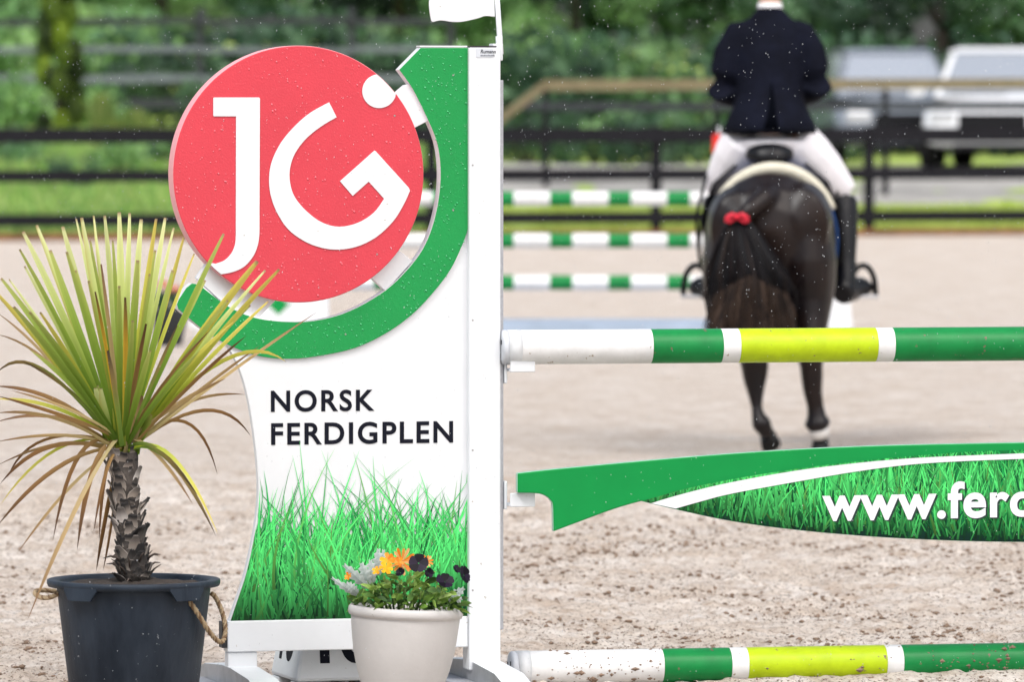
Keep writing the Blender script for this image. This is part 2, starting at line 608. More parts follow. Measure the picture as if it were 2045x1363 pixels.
BARK = mat('bark', (0.09, 0.075, 0.06), 0.9, var=0.5, vscale=9, bump=0.6, bscale=20)

def make_tree(name, h, rad, seed, pal, trunk_r=0.16, low=0.12):
    rg = random.Random(seed)
    root = empty(name)
    tr = [(0, 0, -0.1), (rg.uniform(-.1, .1), 0, h * .3), (rg.uniform(-.2, .2), rg.uniform(-.2, .2), h * .62), (0, 0, h * .85)]
    V, Fc = rings(tr, [trunk_r, trunk_r * .75, trunk_r * .45, trunk_r * .15], 8)
    limbs = [(V, Fc)]
    clumps = []
    for i in range(26):
        a = rg.uniform(0, 6.28); zz = rg.uniform(low, 1.0)
        k = math.sin(math.pi * min(1, 0.22 + zz * 0.75)) ** 0.7
        rr = rad * k * rg.uniform(.35, .95)
        c = (rr * math.cos(a), rr * math.sin(a), h * zz)
        clumps.append((c, rad * rg.uniform(.24, .42)))
        if i < 10:
            z0 = max(0.12, zz - .25) * h
            limbs.append(rings([(0, 0, z0), (c[0] * .5, c[1] * .5, (z0 + c[2]) / 2), c], [trunk_r * .4, trunk_r * .25, trunk_r * .08], 6))
    V, Fc = [], []
    for v, f in limbs:
        o = len(V); V += v; Fc += [tuple(i + o for i in q) for q in f]
    mesh('trunk', V, Fc, BARK, root, smooth=True)
    v, q, c = leaf_cloud(clumps, 420, 0.13, pal, seed)
    np_mesh('crown', v, q, LEAFM, root, cols=c)
    return root

PAL_A = [(.11, .23, .10), (.18, .34, .14), (.06, .13, .065), (.24, .42, .17)]
PAL_B = [(.045, .10, .055), (.075, .155, .075), (.035, .07, .045), (.11, .21, .10)]
PAL_C = [(.22, .40, .14), (.30, .48, .18), (.14, .28, .10)]
tree_kinds = [make_tree('broadleaf_tree', 7.5, 2.6, 3, PAL_A), make_tree('broadleaf_tree', 6.5, 2.2, 4, PAL_B), make_tree('broadleaf_tree', 7.0, 2.4, 5, PAL_C)]
tree_spots = [  # px, depth, kind, scale, what sets it apart
    (-150, 128, 0, 1.0, 'broadleaf tree at the left end of the tree line'),
    (90, 136, 2, 1.1, 'broadleaf tree behind the columnar conifer'),
    (330, 130, 2, .95, 'pale green broadleaf tree behind the grey paddock fence'),
    (560, 137, 0, 1.1, 'broadleaf tree rising behind the top of the red disc'),
    (800, 131, 1, 1.0, 'dark broadleaf tree between the red disc and the white flag'),
    (1000, 139, 1, 1.1, 'dark broadleaf tree directly behind the white flag'),
    (1150, 128, 2, 1.0, 'light green broadleaf tree just to the right of the white flag'),
    (1330, 131, 0, 1.05, 'broadleaf tree beside the left shoulder of the rider'),
    (1520, 137, 2, 1.1, 'broadleaf tree hidden mostly behind the rider'),
    (1700, 129, 1, .95, 'dark broadleaf tree beside the right shoulder of the rider'),
    (1880, 138, 1, 1.1, 'dark broadleaf tree above the grey parked car'),
    (2080, 131, 0, 1.0, 'broadleaf tree above the white parked car at the right edge')]
used = set()
def place(proto, key, x, y, z, rz, s, label, cat, group):
    o = proto if key not in used else copy_tree(proto)
    used.add(key)
    o.location = (x, y, z); o.rotation_euler = (0, 0, rz); o.scale = (s, s, s)
    return tag(o, label, cat, group)
for i, (px, d, k, s, lab) in enumerate(tree_spots):
    x = (px - CX) / S(d)
    place(tree_kinds[k], ('t', k), x, d, float(bank_z(np.array(x), np.array(d))) - .1, i * 1.7, s, lab, 'tree', 'trees behind the road')

def make_shrub(seed, pal, w=1.0, h=0.9):
    rg = random.Random(seed)
    root = empty('shrub')
    cl = [((rg.uniform(-w, w) * .6, rg.uniform(-w, w) * .4, h * rg.uniform(.2, .8)), rg.uniform(.28, .42) * w) for _ in range(11)]
    v, q, c = leaf_cloud(cl, 500, 0.075, pal, seed)
    np_mesh('foliage', v, q, LEAFM, root, cols=c)
    st = [rings([(0, 0, -.05), (c0[0] * .5, c0[1] * .5, c0[2] * .6), c0], [.03, .02, .008], 5) for c0, _ in cl[:6]]
    V, Fc = [], []
    for a, f in st:
        o = len(V); V += a; Fc += [tuple(i + o for i in qq) for qq in f]
    mesh('stem', V, Fc, BARK, root)
    return root
shrubs = [make_shrub(31, PAL_A), make_shrub(32, PAL_B), make_shrub(33, PAL_C)]
shrub_spots = [
    (20, 112, 2, 1.1, 'pale green shrub at the left edge beside the columnar conifer'),
    (215, 116, 2, .9, 'pale shrub just right of the columnar conifer'),
    (40, 100, 0, .75, 'low green shrub under the conifer behind the arena fence'),
    (230, 99, 2, .7, 'low bright shrub left of the red disc behind the arena fence'),
    (330, 101, 0, .75, 'low green shrub touching the left edge of the red disc'),
    (130, 96.5, 1, .55, 'low dark shrub behind the fence above the palm leaves'),
    (1060, 111, 1, 1.0, 'dark shrub under the bent end of the wooden handrail'),
    (1180, 112, 0, 1.0, 'green shrub under the handrail, second from the jump post'),
    (1290, 111, 1, 1.05, 'dark shrub behind the fence post nearest the rider'),
    (1400, 112, 0, 1.0, 'green shrub beside the left elbow of the rider'),
    (1530, 113, 1, 1.0, 'dark shrub behind the rider'),
    (1660, 117, 1, 1.1, 'dark shrub between rider and grey car'),
    (480, 114, 1, 1.1, 'dark shrub behind the letter J of the red disc'),
    (700, 113, 1, 1.1, 'dark shrub behind the letter G of the red disc'),
    (860, 110, 1, 1.0, 'dark shrub seen through the gap beside the green arc')]
thick = [('at the left picture edge', -90), ('behind the conifer', 60), ('right of the tall grass clumps', 250), ('behind the left rim of the red disc', 420),
         ('behind the middle of the red disc', 600), ('behind the right rim of the red disc', 790), ('below the white flag', 960), ('just right of the jump post', 1110),
         ('above the bend of the handrail', 1260), ('left of the rider', 1400), ('behind the back of the rider', 1550), ('right of the rider', 1700), ('behind the grey car', 1850), ('behind the white car', 2010), ('beyond the right picture edge', 2160)]
shrub_spots += [(px, 121 + (i % 3) * 1.5, 2 if i < 3 else (1, 0, 1, 1)[i % 4], 2.3, ('big pale bush of the thicket ' if i < 3 else 'big dark bush of the thicket ') + w) for i, (w, px) in enumerate(thick)]
for i, (px, d, k, s, lab) in enumerate(shrub_spots):
    x = (px - CX) / S(d)
    place(shrubs[k], ('s', k), x, d, float(bank_z(np.array(x), np.array(d))) - .03, i * 2.1, s, lab, 'shrub', 'shrubs on the bank')

# columnar conifer
def conifer():
    d = 107.0
    b = P(118, 262, d)
    root = empty('columnar_conifer', (b.x, d, float(bank_z(np.array(b.x), np.array(d)))))
    rg = np.random.default_rng(9)
    cl = []
    H = 2.75
    for i in range(46):
        z = rg.uniform(0.05, 1.0); a = rg.uniform(0, 6.28)
        k = 0.33 * (1 - max(0, z - .35) / .65 * .75) * (0.75 + .25 * min(1, z / .12))
        cl.append(((k * math.cos(a), k * math.sin(a), z * H), 0.135))
    v, q, c = leaf_cloud(cl, 30000, 0.032, [(.15, .24, .025), (.24, .34, .03), (.08, .13, .02), (.04, .07, .015)], 10, flat=1.8)
    np_mesh('crown', v, q, LEAFM, root, cols=c)
    tube('trunk', [(0, 0, -.05), (0, 0, 1.2), (0, 0, 2.5)], [.06, .04, .01], BARK, root)
    tag(root, 'slim columnar conifer standing behind the arena fence', 'tree')
conifer()

# tall grass plumes beside the conifer
def plume(px, py_base, py_tip, seed, lab):
    d = 103.0
    b = P(px, py_base, d)
    root = empty('tall_grass_clump', (b.x, d, float(bank_z(np.array(b.x), np.array(d)))))
    h = (py_base - py_tip) / S(d)
    rg = np.random.default_rng(seed)
    n = 260
    a = rg.uniform(0, 6.28, n); r = rg.uniform(0, .10, n)
    H = h * rg.uniform(.45, 1.05, n)
    bx, by = r * np.cos(a), r * np.sin(a)
    tx, ty = bx * 2.0 + rg.normal(0, .04, n), by * 2.0 + rg.normal(0, .04, n)
    w = .012
    V = np.stack([np.stack([bx - w, by, 0 * H], 1), np.stack([bx + w, by, 0 * H], 1), np.stack([tx + w, ty, H], 1), np.stack([tx - w, ty, H], 1)], 1)
    pal = np.array([(.20, .28, .06), (.27, .30, .10), (.13, .22, .05)])
    np_mesh('blades', V.reshape(-1, 3), np.arange(4 * n).reshape(n, 4), LEAFM, root, cols=np.repeat(pal[rg.integers(0, 3, n)], 4, 0))
    tag(root, lab, 'grass clump', 'tall grass clumps beside the conifer')
plume(205, 265, 150, 41, 'tallest pale grass clump just right of the conifer')
plume(238, 265, 195, 42, 'short grass clump between two taller ones')
plume(270, 262, 175, 43, 'tall grass clump second from the red disc')
plume(300, 258, 200, 44, 'low grass clump nearest the red disc')

# ------------------------------------------------------------------ fences
BLACKWOOD = mat('black_stained_wood', (0.010, 0.010, 0.014), 0.7, spec=0.2, var=0.4, vscale=6, bump=0.3, bscale=30, stretch=(1, 1, 1))
GREYWOOD = mat('weathered_grey_wood', (0.17, 0.19, 0.22), 0.8, var=0.35, vscale=4, bump=0.3, bscale=25)
DARKGREY = mat('dark_grey_wood', (0.03, 0.034, 0.042), 0.7, var=0.35, vscale=4)
OLIVEWOOD = mat('brown_wood', (0.235, 0.185, 0.105), 0.75, var=0.3, vscale=3, bump=0.3, bscale=25)
BROWNBOARD = mat('brown_edge_board', (0.24, 0.115, 0.045), 0.85, var=0.5, vscale=3)

def rail(name, a, b, hh, tt, m, parent):
    a, b = Vector(a), Vector(b)
    t = (b - a).normalized()
    n = Vector((-t.y, t.x, 0)).normalized() * tt / 2
    u = Vector((0, 0, hh / 2))
    v = [a - n - u, a + n - u, a + n + u, a - n + u, b - n - u, b + n - u, b + n + u, b - n + u]
    f = [(0, 1, 2, 3), (7, 6, 5, 4), (0, 4, 5, 1), (1, 5, 6, 2), (2, 6, 7, 3), (3, 7, 4, 0)]
    return mesh(name, v, f, m, parent, fix=True)

def arena_fence():
    root = empty('arena_fence', (0, fence_y(0), 0))
    def loc(x, z, off=0.0):
        return Vector((x, fence_y(x) - fence_y(0) + off, z))
    posts = [-460, -40, 415, 862, 1310, 1735, 2165, 2590]
    xs_ = []
    for px in posts:
        d = 91.8
        for _ in range(4):
            x = (px - CX) / S(d); d = fence_y(x)
        xs_.append(x)
        box('post', (x - .075, fence_y(x) - fence_y(0) - .07, -.3), (x + .075, fence_y(x) - fence_y(0) + .07, 1.56), BLACKWOOD, root, bevel=0.01)
    for z, hh in ((1.43, .21), (.88, .17), (.28, .17)):
        for i in range(len(xs_) - 1):
            rail('rail', loc(xs_[i] + .003, z, -.09), loc(xs_[i + 1] - .003, z, -.09), hh, .04, BLACKWOOD, root)
    for i in range(len(xs_) - 1):
        rail('edge_board', loc(xs_[i] + .003, .05, -.16), loc(xs_[i + 1] - .003, .05, -.16), .12, .04, BROWNBOARD, root)
    tag(root, 'black three rail post fence round the arena with a brown edge board', 'fence')
arena_fence()

def handrail():
    d = 101.0
    root = empty('handrail_fence', P(1090, 380, d))
    O = root.location.copy()
    def q(px, py, dd=d): return P(px, py, dd) - O
    rail('top_rail', q(1085, 170), q(2300, 166), .16, .09, OLIVEWOOD, root)
    rail('sloping_rail', q(960, 268, 100.9), q(1085, 172, 100.95), .16, .09, OLIVEWOOD, root)
    for px in (1090, 1430, 1768, 2110):
        x = q(px, 200).x
        zb = float(bank_z(np.array(x + O.x), np.array(d))) - O.z - .2
        zt = q(px, 180).z
        box('post', (x - .05, -.05, zb), (x + .05, .05, zt), BLACKWOOD, root, bevel=.006)
    for py, hh in ((212, .13), (345, .10)):
        rail('rail', q(1040, py, d - .08), q(2300, py, d - .08), hh, .04, DARKGREY, root)
    tag(root, 'fence with a brown wooden top handrail sloping down at one end', 'fence')
handrail()

def grey_fence():
    d = 118.0
    root = empty('paddock_fence', P(400, 250, d))
    O = root.location.copy()
    def q(px, py, dd=d): return P(px, py, dd) - O
    for py, hh, m in ((158, .14, GREYWOOD), (100, .11, GREYWOOD), (42, .13, DARKGREY), (205, .18, DARKGREY)):
        for x0, x1 in ((-220, 92), (94, 398), (400, 700), (702, 900)):
            rail('rail', q(x0, py + random.uniform(-3, 3)), q(x1, py + random.uniform(-3, 3)), hh, .05, m, root)
    for px in (-220, 93, 399, 701, 900):
        x = q(px, 200).x
        zb = float(bank_z(np.array(x + O.x), np.array(d))) - O.z - .2
        box('post', (x - .07, .03, zb), (x + .07, .15, q(px, 15).z), DARKGREY, root, bevel=.006)
    tag(root, 'tall weathered grey rail fence behind the conifer', 'fence')
grey_fence()

# ------------------------------------------------------------------ parked cars
GLASSY = mat('windscreen_glass', (0.80, 0.84, 0.88), 0.06, metallic=0.85)
TYRE = mat('tyre_rubber', (0.012, 0.012, 0.012), 0.8, spec=.2)
RIM = mat('wheel_alloy', (0.5, 0.5, 0.52), 0.35, metallic=0.8)
LAMP = mat('headlamp', (0.75, 0.77, 0.8), 0.1, metallic=0.4)
CARBLACK = mat('black_trim', (0.008, 0.008, 0.01), 0.5, spec=.2)
CARW = mat('white_car_paint', (0.80, 0.81, 0.83), 0.25, coat=0.6)
CARD = mat('dark_car_paint', (0.20, 0.225, 0.26), 0.25, coat=0.8)
PLATE = mat('number_plate', (0.75, 0.75, 0.72), 0.5)

def make_car(px, d, body, rz, label):
    x = (px - CX) / S(d)
    root = empty('parked_car', (x, d, float(bank_z(np.array(x), np.array(d)))), rz)
    W = 0.93
    # lower body: stations along y (front = -y), each with half width and top height
    st = [(-2.28, .74, .42, .70), (-2.20, .86, .34, .86), (-1.95, .92, .28, 1.00), (-1.2, W, .26, 1.10), (-.6, W, .26, 1.14), (.8, W, .26, 1.15), (1.9, W, .28, 1.12), (2.2, .88, .36, 1.02), (2.3, .78, .5, .85)]
    V, Fc = [], []
    for y, w, z0, z1 in st:
        V += [(-w * .92, y, z0), (-w, y, z0 + .14), (-w, y, z1 - .22), (-w * .90, y, z1), (w * .90, y, z1), (w, y, z1 - .22), (w, y, z0 + .14), (w * .92, y, z0)]
    n = 8
    for i in range(len(st) - 1):
        for k in range(n):
            Fc.append((i * n + k, i * n + (k + 1) % n, (i + 1) * n + (k + 1) % n, (i + 1) * n + k))
    Fc += [tuple(range(n)), tuple((len(st) - 1) * n + k for k in range(n))]
    root.scale = (1.26, 1.12, 1.05)
    b = mesh('body', V, Fc, body, root, smooth=True, fix=True)
    md = b.modifiers.new('sub', 'SUBSURF'); md.levels = 2; md.render_levels = 2
    # greenhouse
    def gh(name, s, m):
        v = [(-s[0][0], s[0][1], s[0][2]), (s[0][0], s[0][1], s[0][2]), (s[1][0], s[1][1], s[1][2]), (-s[1][0], s[1][1], s[1][2])]
        return v
    lo = [(-.80, -1.10, 1.09), (.80, -1.10, 1.09), (.82, 2.05, 1.09), (-.82, 2.05, 1.09)]
    hi = [(-.60, -.30, 1.80), (.60, -.30, 1.80), (.62, 1.65, 1.80), (-.62, 1.65, 1.80)]
    v = lo + hi
    mesh('cabin', v, [(0, 1, 5, 4), (1, 2, 6, 5), (2, 3, 7, 6), (3, 0, 4, 7)], body, root, fix=True, bevel=.05)
    v = [(-.66, -.38, 1.79), (.66, -.38, 1.79), (.68, 1.72, 1.79), (-.68, 1.72, 1.79), (-.50, -.15, 1.87), (.50, -.15, 1.87), (.52, 1.5, 1.87), (-.52, 1.5, 1.87)]
    mesh('roof', v, [(3, 2, 1, 0), (4, 5, 6, 7), (0, 1, 5, 4), (1, 2, 6, 5), (2, 3, 7, 6), (3, 0, 4, 7)], body, root, bevel=.04)
    def lerp(a, b_, t): return tuple(a[i] + (b_[i] - a[i]) * t for i in range(3))
    def pane(name, a, b_, c, d_, off):
        pts = []
        cx = Vector([sum(p[i] for p in (a, b_, c, d_)) / 4 for i in range(3)])
        for p in (a, b_, c, d_):
            pts.append(tuple(cx + (Vector(p) - cx) * .88 + Vector(off)))
        return mesh(name, pts, [(0, 1, 2, 3)], GLASSY, root)
    pane('windscreen', lo[0], lo[1], hi[1], hi[0], (0, -.012, .01))
    pane('rear_window', lo[2], lo[3], hi[3], hi[2], (0, .012, .01))
    for sx, (p0, p1, p2, p3) in ((1, (lo[1], lo[2], hi[2], hi[1])), (-1, (lo[0], lo[3], hi[3], hi[0]))):
        m0, m1 = lerp(p0, p1, .52), lerp(p3, p2, .52)
        pane('side_window', p0, m0, m1, p3, (sx * .012, 0, .004))
        pane('side_window', m0, p1, p2, m1, (sx * .012, 0, .004))
    for sx in (-1, 1):
        box('headlight', (sx * .80 if sx < 0 else .48, -2.26, .70), (-.48 if sx < 0 else .80, -2.06, .87), LAMP, root, bevel=.03)
        box('fog_light', (sx * .72 - .09, -2.29, .40), (sx * .72 + .09, -2.14, .50), LAMP, root, bevel=.02)
        mr = box('mirror', (sx * 1.02 - .10, -.95, 1.10), (sx * 1.02 + .10, -.78, 1.27), body, root, bevel=.04)
        for y in (-1.42, 1.42):
            w = lathe('wheel', [(.19, -.10), (.30, -.115), (.345, -.08), (.35, 0), (.345, .08), (.30, .115), (.19, .10)], TYRE, root, n=28, loc=(sx * .84, y, .345), tilt=(0, math.pi / 2, 0))
            lathe('rim', [(0, .09), (.06, .10), (.17, .08), (.20, .105), (.20, -.10), (.0, -.09)], RIM, w, n=20)
    box('grille', (-.44, -2.30, .62), (.44, -2.10, .84), CARBLACK, root, bevel=.02)
    box('bumper', (-.80, -2.31, .36), (.80, -2.12, .56), body, root, bevel=.05)
    box('lower_intake', (-.5, -2.33, .27), (.5, -2.16, .35), CARBLACK, root, bevel=.02)
    box('number_plate', (-.26, -2.335, .45), (.26, -2.312, .56), PLATE, root, bevel=.002)
    for sx in (-1, 1):
        tube('roof_rail', [(sx * .56, -.1, 1.87), (sx * .57, .1, 1.92), (sx * .58, 1.3, 1.92), (sx * .58, 1.5, 1.87)], .016, CARBLACK, root, n=6)
    box('wiper', (-.6, -1.08, 1.135), (.15, -1.05, 1.155), CARBLACK, root, bevel=.003)
    tag(root, label, 'car', 'cars parked beyond the fence')
make_car(1992, 108.5, CARW, R(-6), 'white parked car with pale headlights at the right edge beyond the fence')
make_car(1768, 110.5, CARD, R(5), 'grey parked car with a bright windscreen beside the white car')

# ================================================================== FAR JUMP
FARD = 50.4
def far_jump():
    s = S(FARD)
    xl, xr = (645 - CX) / s, (1436 - CX) / s
    def wing(x, m, label, flagmat, flag_name):
        root = empty('jump_stand', (x, FARD, 0))
        poly = [(0.03, .10), (1.02, .10), (1.0, .3), (.86, .48), (.55, .85), (.3, 1.25), (.16, 1.42), (.03, 1.46)]
        poly = [(m * u, w) for u, w in poly]
        prism('panel', poly, -.015, .015, WHITE2, root)
        box('post', (-.04, -.045, .02), (.04, .045, 1.52), WHITE, root)
        for u in (0.0, .9):
            box('foot', (m * u - .05, -.35, 0), (m * u + .05, .35, .08), WHITE, root, bevel=.01)
        prism('arrow_emblem', [(m * .34 - .05, .38), (m * .34 + .05, .38), (m * .34 + .05, .30), (m * .34 + .10, .30), (m * .34, .20), (m * .34 - .10, .30), (m * .34 - .05, .30)], -.019, -.0165, GREEN2, root)
        for z in (1.09, .77, .45):
            box('cup', (-m * .04 - .03, -.06, z - .09), (-m * .04 + .03, .05, z - .052), WHITE, root)
        tag(root, label, 'jump stand', 'stands of the far jump')
        fl = empty('jump_flag', (x, FARD, 1.52))
        tube('stick', [(0, 0, -.02), (0, 0, .12)], .008, WHITE, fl, n=6)
        prism('flag_sheet', [(-.055, -.08), (.10, -.08), (.11, .06), (-.05, .06)], -.05, -.046, flagmat, fl)
        tag(fl, flag_name, 'flag')
    REDF = mat('red_flag', (0.75, 0.03, 0.02), 0.45)
    wing(xl, -1, 'white stand of the far jump with a green arrow, behind the red disc', WHITE, 'white flag on the far jump stand behind the red disc')
    wing(xr, 1, 'white stand of the far jump behind the horse', REDF, 'small red flag beside the left thigh of the rider')
    names = ['top', 'middle', 'lowest']
    for z, nm in zip((1.09, .77, .45), names):
        root = empty('jump_pole', (xl + .04, FARD - .02, z))
        L = xr - xl - .08
        # bands of .22 m alternating
        edges = [0.0]
        sx = (1026 - 645) / s
        wa, wb_ = 72.0 / s, 45.0 / s          # white band, green band
        st = []
        start = sx - .04 - (wa + wb_) * 8
        while start < L:
            for c_, (p0, p1) in enumerate(((start, start + wa), (start + wa, start + wa + wb_))):
                e0, e1 = max(0, p0), min(L, p1)
                if e1 > e0 + 1e-3:
                    st.append((e0, e1, c_))
            start += wa + wb_
        for e0, e1, c in st:
            tube('band', [(e0, 0, 0), (e0 + .001, 0, 0), (e1 - .001, 0, 0), (e1, 0, 0)], [.057] * 4, PWHITE if c == 0 else PGREEN, root, n=14)
        tag(root, f'{nm} of the three green and white poles of the far jump', 'jump pole', 'poles of the far jump')
    BLUE = mat('blue_tray', (0.38, 0.47, 0.60), 0.35, var=0.2, vscale=3)
    tr = empty('water_tray', ((xl + xr) / 2, FARD - .25, 0))
    hw = (xr - xl) / 2 - .1
    box('tray_floor', (-hw, -.30, .01), (hw, .30, .05), BLUE, tr)
    for nm, lo, hi in (('tray_edge', (-hw, -.34, .0), (hw, -.302, .17)), ('tray_edge', (-hw, .302, 0), (hw, .34, .17)), ('tray_end', (-hw - .04, -.34, 0), (-hw - .002, .34, .17)), ('tray_end', (hw + .002, -.34, 0), (hw + .04, .34, .17))):
        box(nm, lo, hi, BLUE, tr)
    tag(tr, 'blue tray lying under the far jump', 'tray')
    # small flower tub at the far stand
    p = P(338, 560, 49.5)
    ft = empty('flower_tub', (p.x, 49.5, 0))
    ft.scale = (.8, .8, .9)
    lathe('tub', [(0, 0), (.12, 0), (.17, .28), (.18, .30), (.165, .30), (.15, .27), (0, .27)], mat('dark_tub', (.02, .025, .03), .5), ft, n=20)
    v, q, c = leaf_cloud([((0, 0, .36), .14), ((.08, 0, .40), .1), ((-.08, .02, .38), .1)], 9000, .03, [(.02, .09, .03), (.03, .12, .04)], 51)
    np_mesh('foliage', v, q, LEAFM, ft, cols=c)
    v, q, c = leaf_cloud([((-.05, -.05, .50), .07), ((.05, -.03, .47), .05)], 9000, .022, [(.8, .20, .08), (.75, .3, .15)], 52)
    np_mesh('blossom', v, q, LEAFM, ft, cols=c)
    tag(ft, 'small tub of orange flowers by the far stand, behind the palm leaves', 'flower tub')
far_jump()

# ================================================================== HORSE AND RIDER
HD = 33.6
hs_ = S(HD)
HX = (1537 - CX) / hs_
def coat_material():
    m = mat('horse_coat', (0.0032, 0.0036, 0.006), 0.36, vscale=2.0, col2=(0.016, 0.0075, 0.005), bump=0.25, bscale=60, bdist=0.004, spec=0.27)
    return m
COAT = coat_material()
HAIR = mat('tail_hair', (0, 0, 0), 0.55, attr='Col', spec=0.15)
HOOF = mat('hoof', (0.007, 0.007, 0.008), 0.5, spec=.25)
WHITEHAIR = mat('white_hair', (0.7, 0.68, 0.66), 0.7)

HEAD = -math.atan2(HX, HD)
horse = empty('horse', (HX, HD, 0), HEAD)
def ell(path, radii, n=18, ref=Vector((0, 0, 1))):
    return rings(path, radii, n, ref=ref)
# trunk
trunk = ell([(0, -.05, 1.04), (0, -.01, 1.05), (0, .06, 1.065), (0, .18, 1.085), (0, .40, 1.095), (0, .70, 1.08), (0, 1.0, 1.05), (0, 1.3, 1.05), (0, 1.5, 1.08), (0, 1.66, 1.10), (0, 1.76, 1.1)],
            [(.09, .12), (.20, .22), (.285, .31), (.335, .355), (.335, .345), (.30, .32), (.315, .34), (.29, .37), (.24, .38), (.18, .30), (.08, .14)], 24)
neck = ell([(0, 1.45, 1.22), (0, 1.7, 1.38), (0, 1.92, 1.56), (0, 2.08, 1.72)], [(.16, .30), (.12, .23), (.095, .17), (.085, .13)], 16)
head = ell([(0, 2.02, 1.74), (0, 2.12, 1.70), (0, 2.24, 1.56), (0, 2.36, 1.38), (0, 2.44, 1.24), (0, 2.46, 1.18)], [(.07, .09), (.10, .13), (.085, .125), (.06, .085), (.055, .07), (.04, .045)], 14)
ears = [ell([(sx * .05, 2.06, 1.80), (sx * .06, 2.06, 1.88), (sx * .055, 2.07, 1.96)], [.028, .03, .006], 8) for sx in (-1, 1)]
# hind legs: thigh rounded out, lower leg
thighL = ell([(-.17, .16, 1.14), (-.185, .14, .98), (-.19, .14, .86), (-.175, .12, .75), (-.14, .06, .66), (-.10, .0, .56), (-.082, -.02, .50), (-.074, -.03, .455)],
             [(.15, .22), (.165, .24), (.15, .22), (.13, .17), (.105, .13), (.08, .10), (.074, .085), (.072, .074)], 16, ref=Vector((0, 1, 0)))
shankL = ell([(-.074, -.03, .47), (-.074, -.035, .40), (-.070, -.045, .325), (-.064, -.055, .250), (-.056, -.07, .205), (-.040, -.08, .168), (-.022, -.065, .135), (-.012, -.045, .115)],
             [(.074, .072), (.064, .06), (.044, .044), (.029, .034), (.036, .042), (.054, .058), (.040, .044), (.042, .044)], 14, ref=Vector((0, 1, 0)))
thighR = ell([(.17, .18, 1.14), (.185, .18, .98), (.195, .17, .86), (.20, .15, .75), (.205, .10, .66), (.208, .05, .56), (.21, .02, .50), (.213, .015, .455)],
             [(.15, .22), (.16, .24), (.145, .22), (.12, .17), (.095, .13), (.074, .10), (.068, .09), (.060, .074)], 16, ref=Vector((0, 1, 0)))
shankR = ell([(.213, .015, .47), (.216, .015, .40), (.220, .02, .33), (.235, .03, .25), (.240, .03, .20), (.245, .025, .165), (.252, .04, .13), (.258, .05, .105)],
             [(.060, .07), (.058, .06), (.050, .048), (.044, .042), (.050, .048), (.072, .066), (.046, .05), (.044, .05)], 14, ref=Vector((0, 1, 0)))
def fore(sx, fold):
    return ell([(sx * .15, 1.45, 1.08), (sx * .15, 1.52, .96), (sx * .13, 1.66, .90), (sx * .12, 1.80, .86), (sx * .12, 1.82, .80), (sx * .12, 1.72, .72), (sx * .12, 1.60, .66), (sx * .12, 1.54, .645), (sx * .12, 1.50, .62)],
               [(.11, .15), (.09, .12), (.065, .08), (.05, .055), (.05, .05), (.033, .038), (.036, .042), (.03, .032), (.04, .042)], 12, ref=Vector((1, 0, 0)))
dock = ell([(0.0, .02, 1.33), (-.03, -.05, 1.31), (-.10, -.11, 1.255), (-.165, -.12, 1.19)], [.06, .055, .048, .042], 10)
glut = [ell([(sx * .10, -.02, 1.16), (sx * .16, .04, 1.17 + .01 * sx), (sx * .17, .18, 1.19 + .01 * sx), (sx * .15, .32, 1.20)], [(.06, .09), (.15, .19), (.155, .20), (.10, .14)], 16) for sx in (-1, 1)]
body = fuse('body', glut + [trunk, neck, head] + ears + [thighL, shankL, thighR, shankR, fore(-1, 0), fore(1, 0), dock], 0.014, COAT, horse, 4)
# hooves
def hoof(c, r, h, rot):
    o = lathe('hoof', [(0, 0), (r * 1.12, 0), (r * 1.08, h * .3), (r * .86, h), (0, h)], HOOF, horse, n=18, loc=c)
    o.rotation_euler = rot
    return o
hoof((.260, .062, 0.004), .044, .088, (R(-6), 0, 0))
hoof((.010, -.010, .050), .045, .085, (R(-38), R(-18), 0))
hoof((-.12, 1.47, .56), .05, .07, (R(-70), 0, 0))
hoof((.12, 1.47, .56), .05, .07, (R(-70), 0, 0))
pas = tube('white_pastern', [(.250, .036, .142), (.2535, .042, .122), (.258, .050, .095)], [.054, .052, .049], WHITEHAIR, horse, n=14)
pas['label'] = 'white pastern of the right hind leg'
# hair
def hair(name, roots, n, fn, w, pal, seed, parent):
    rg = np.random.default_rng(seed)
    V, Fq, C = [], [], []
    for i in range(n):
        pts = fn(rg)
        k = len(pts)
        a = rg.uniform(0, math.pi)
        side = Vector((math.cos(a), math.sin(a) * .6, 0))
        col = np.array(pal[rg.integers(0, len(pal))]) * rg.uniform(.7, 1.3)
        o = len(V)
        for j, p in enumerate(pts):
            t = j / (k - 1)
            ww = w * (1 - .75 * t ** 2) * .5
            V += [tuple(Vector(p) - side * ww), tuple(Vector(p) + side * ww)]
            C += [col * (1 + .0 * t)] * 2
        for j in range(k - 1):
            Fq.append((o + 2 * j, o + 2 * j + 1, o + 2 * j + 3, o + 2 * j + 2))
    return mesh(name, V, Fq, HAIR, parent, cols=C, smooth=True)

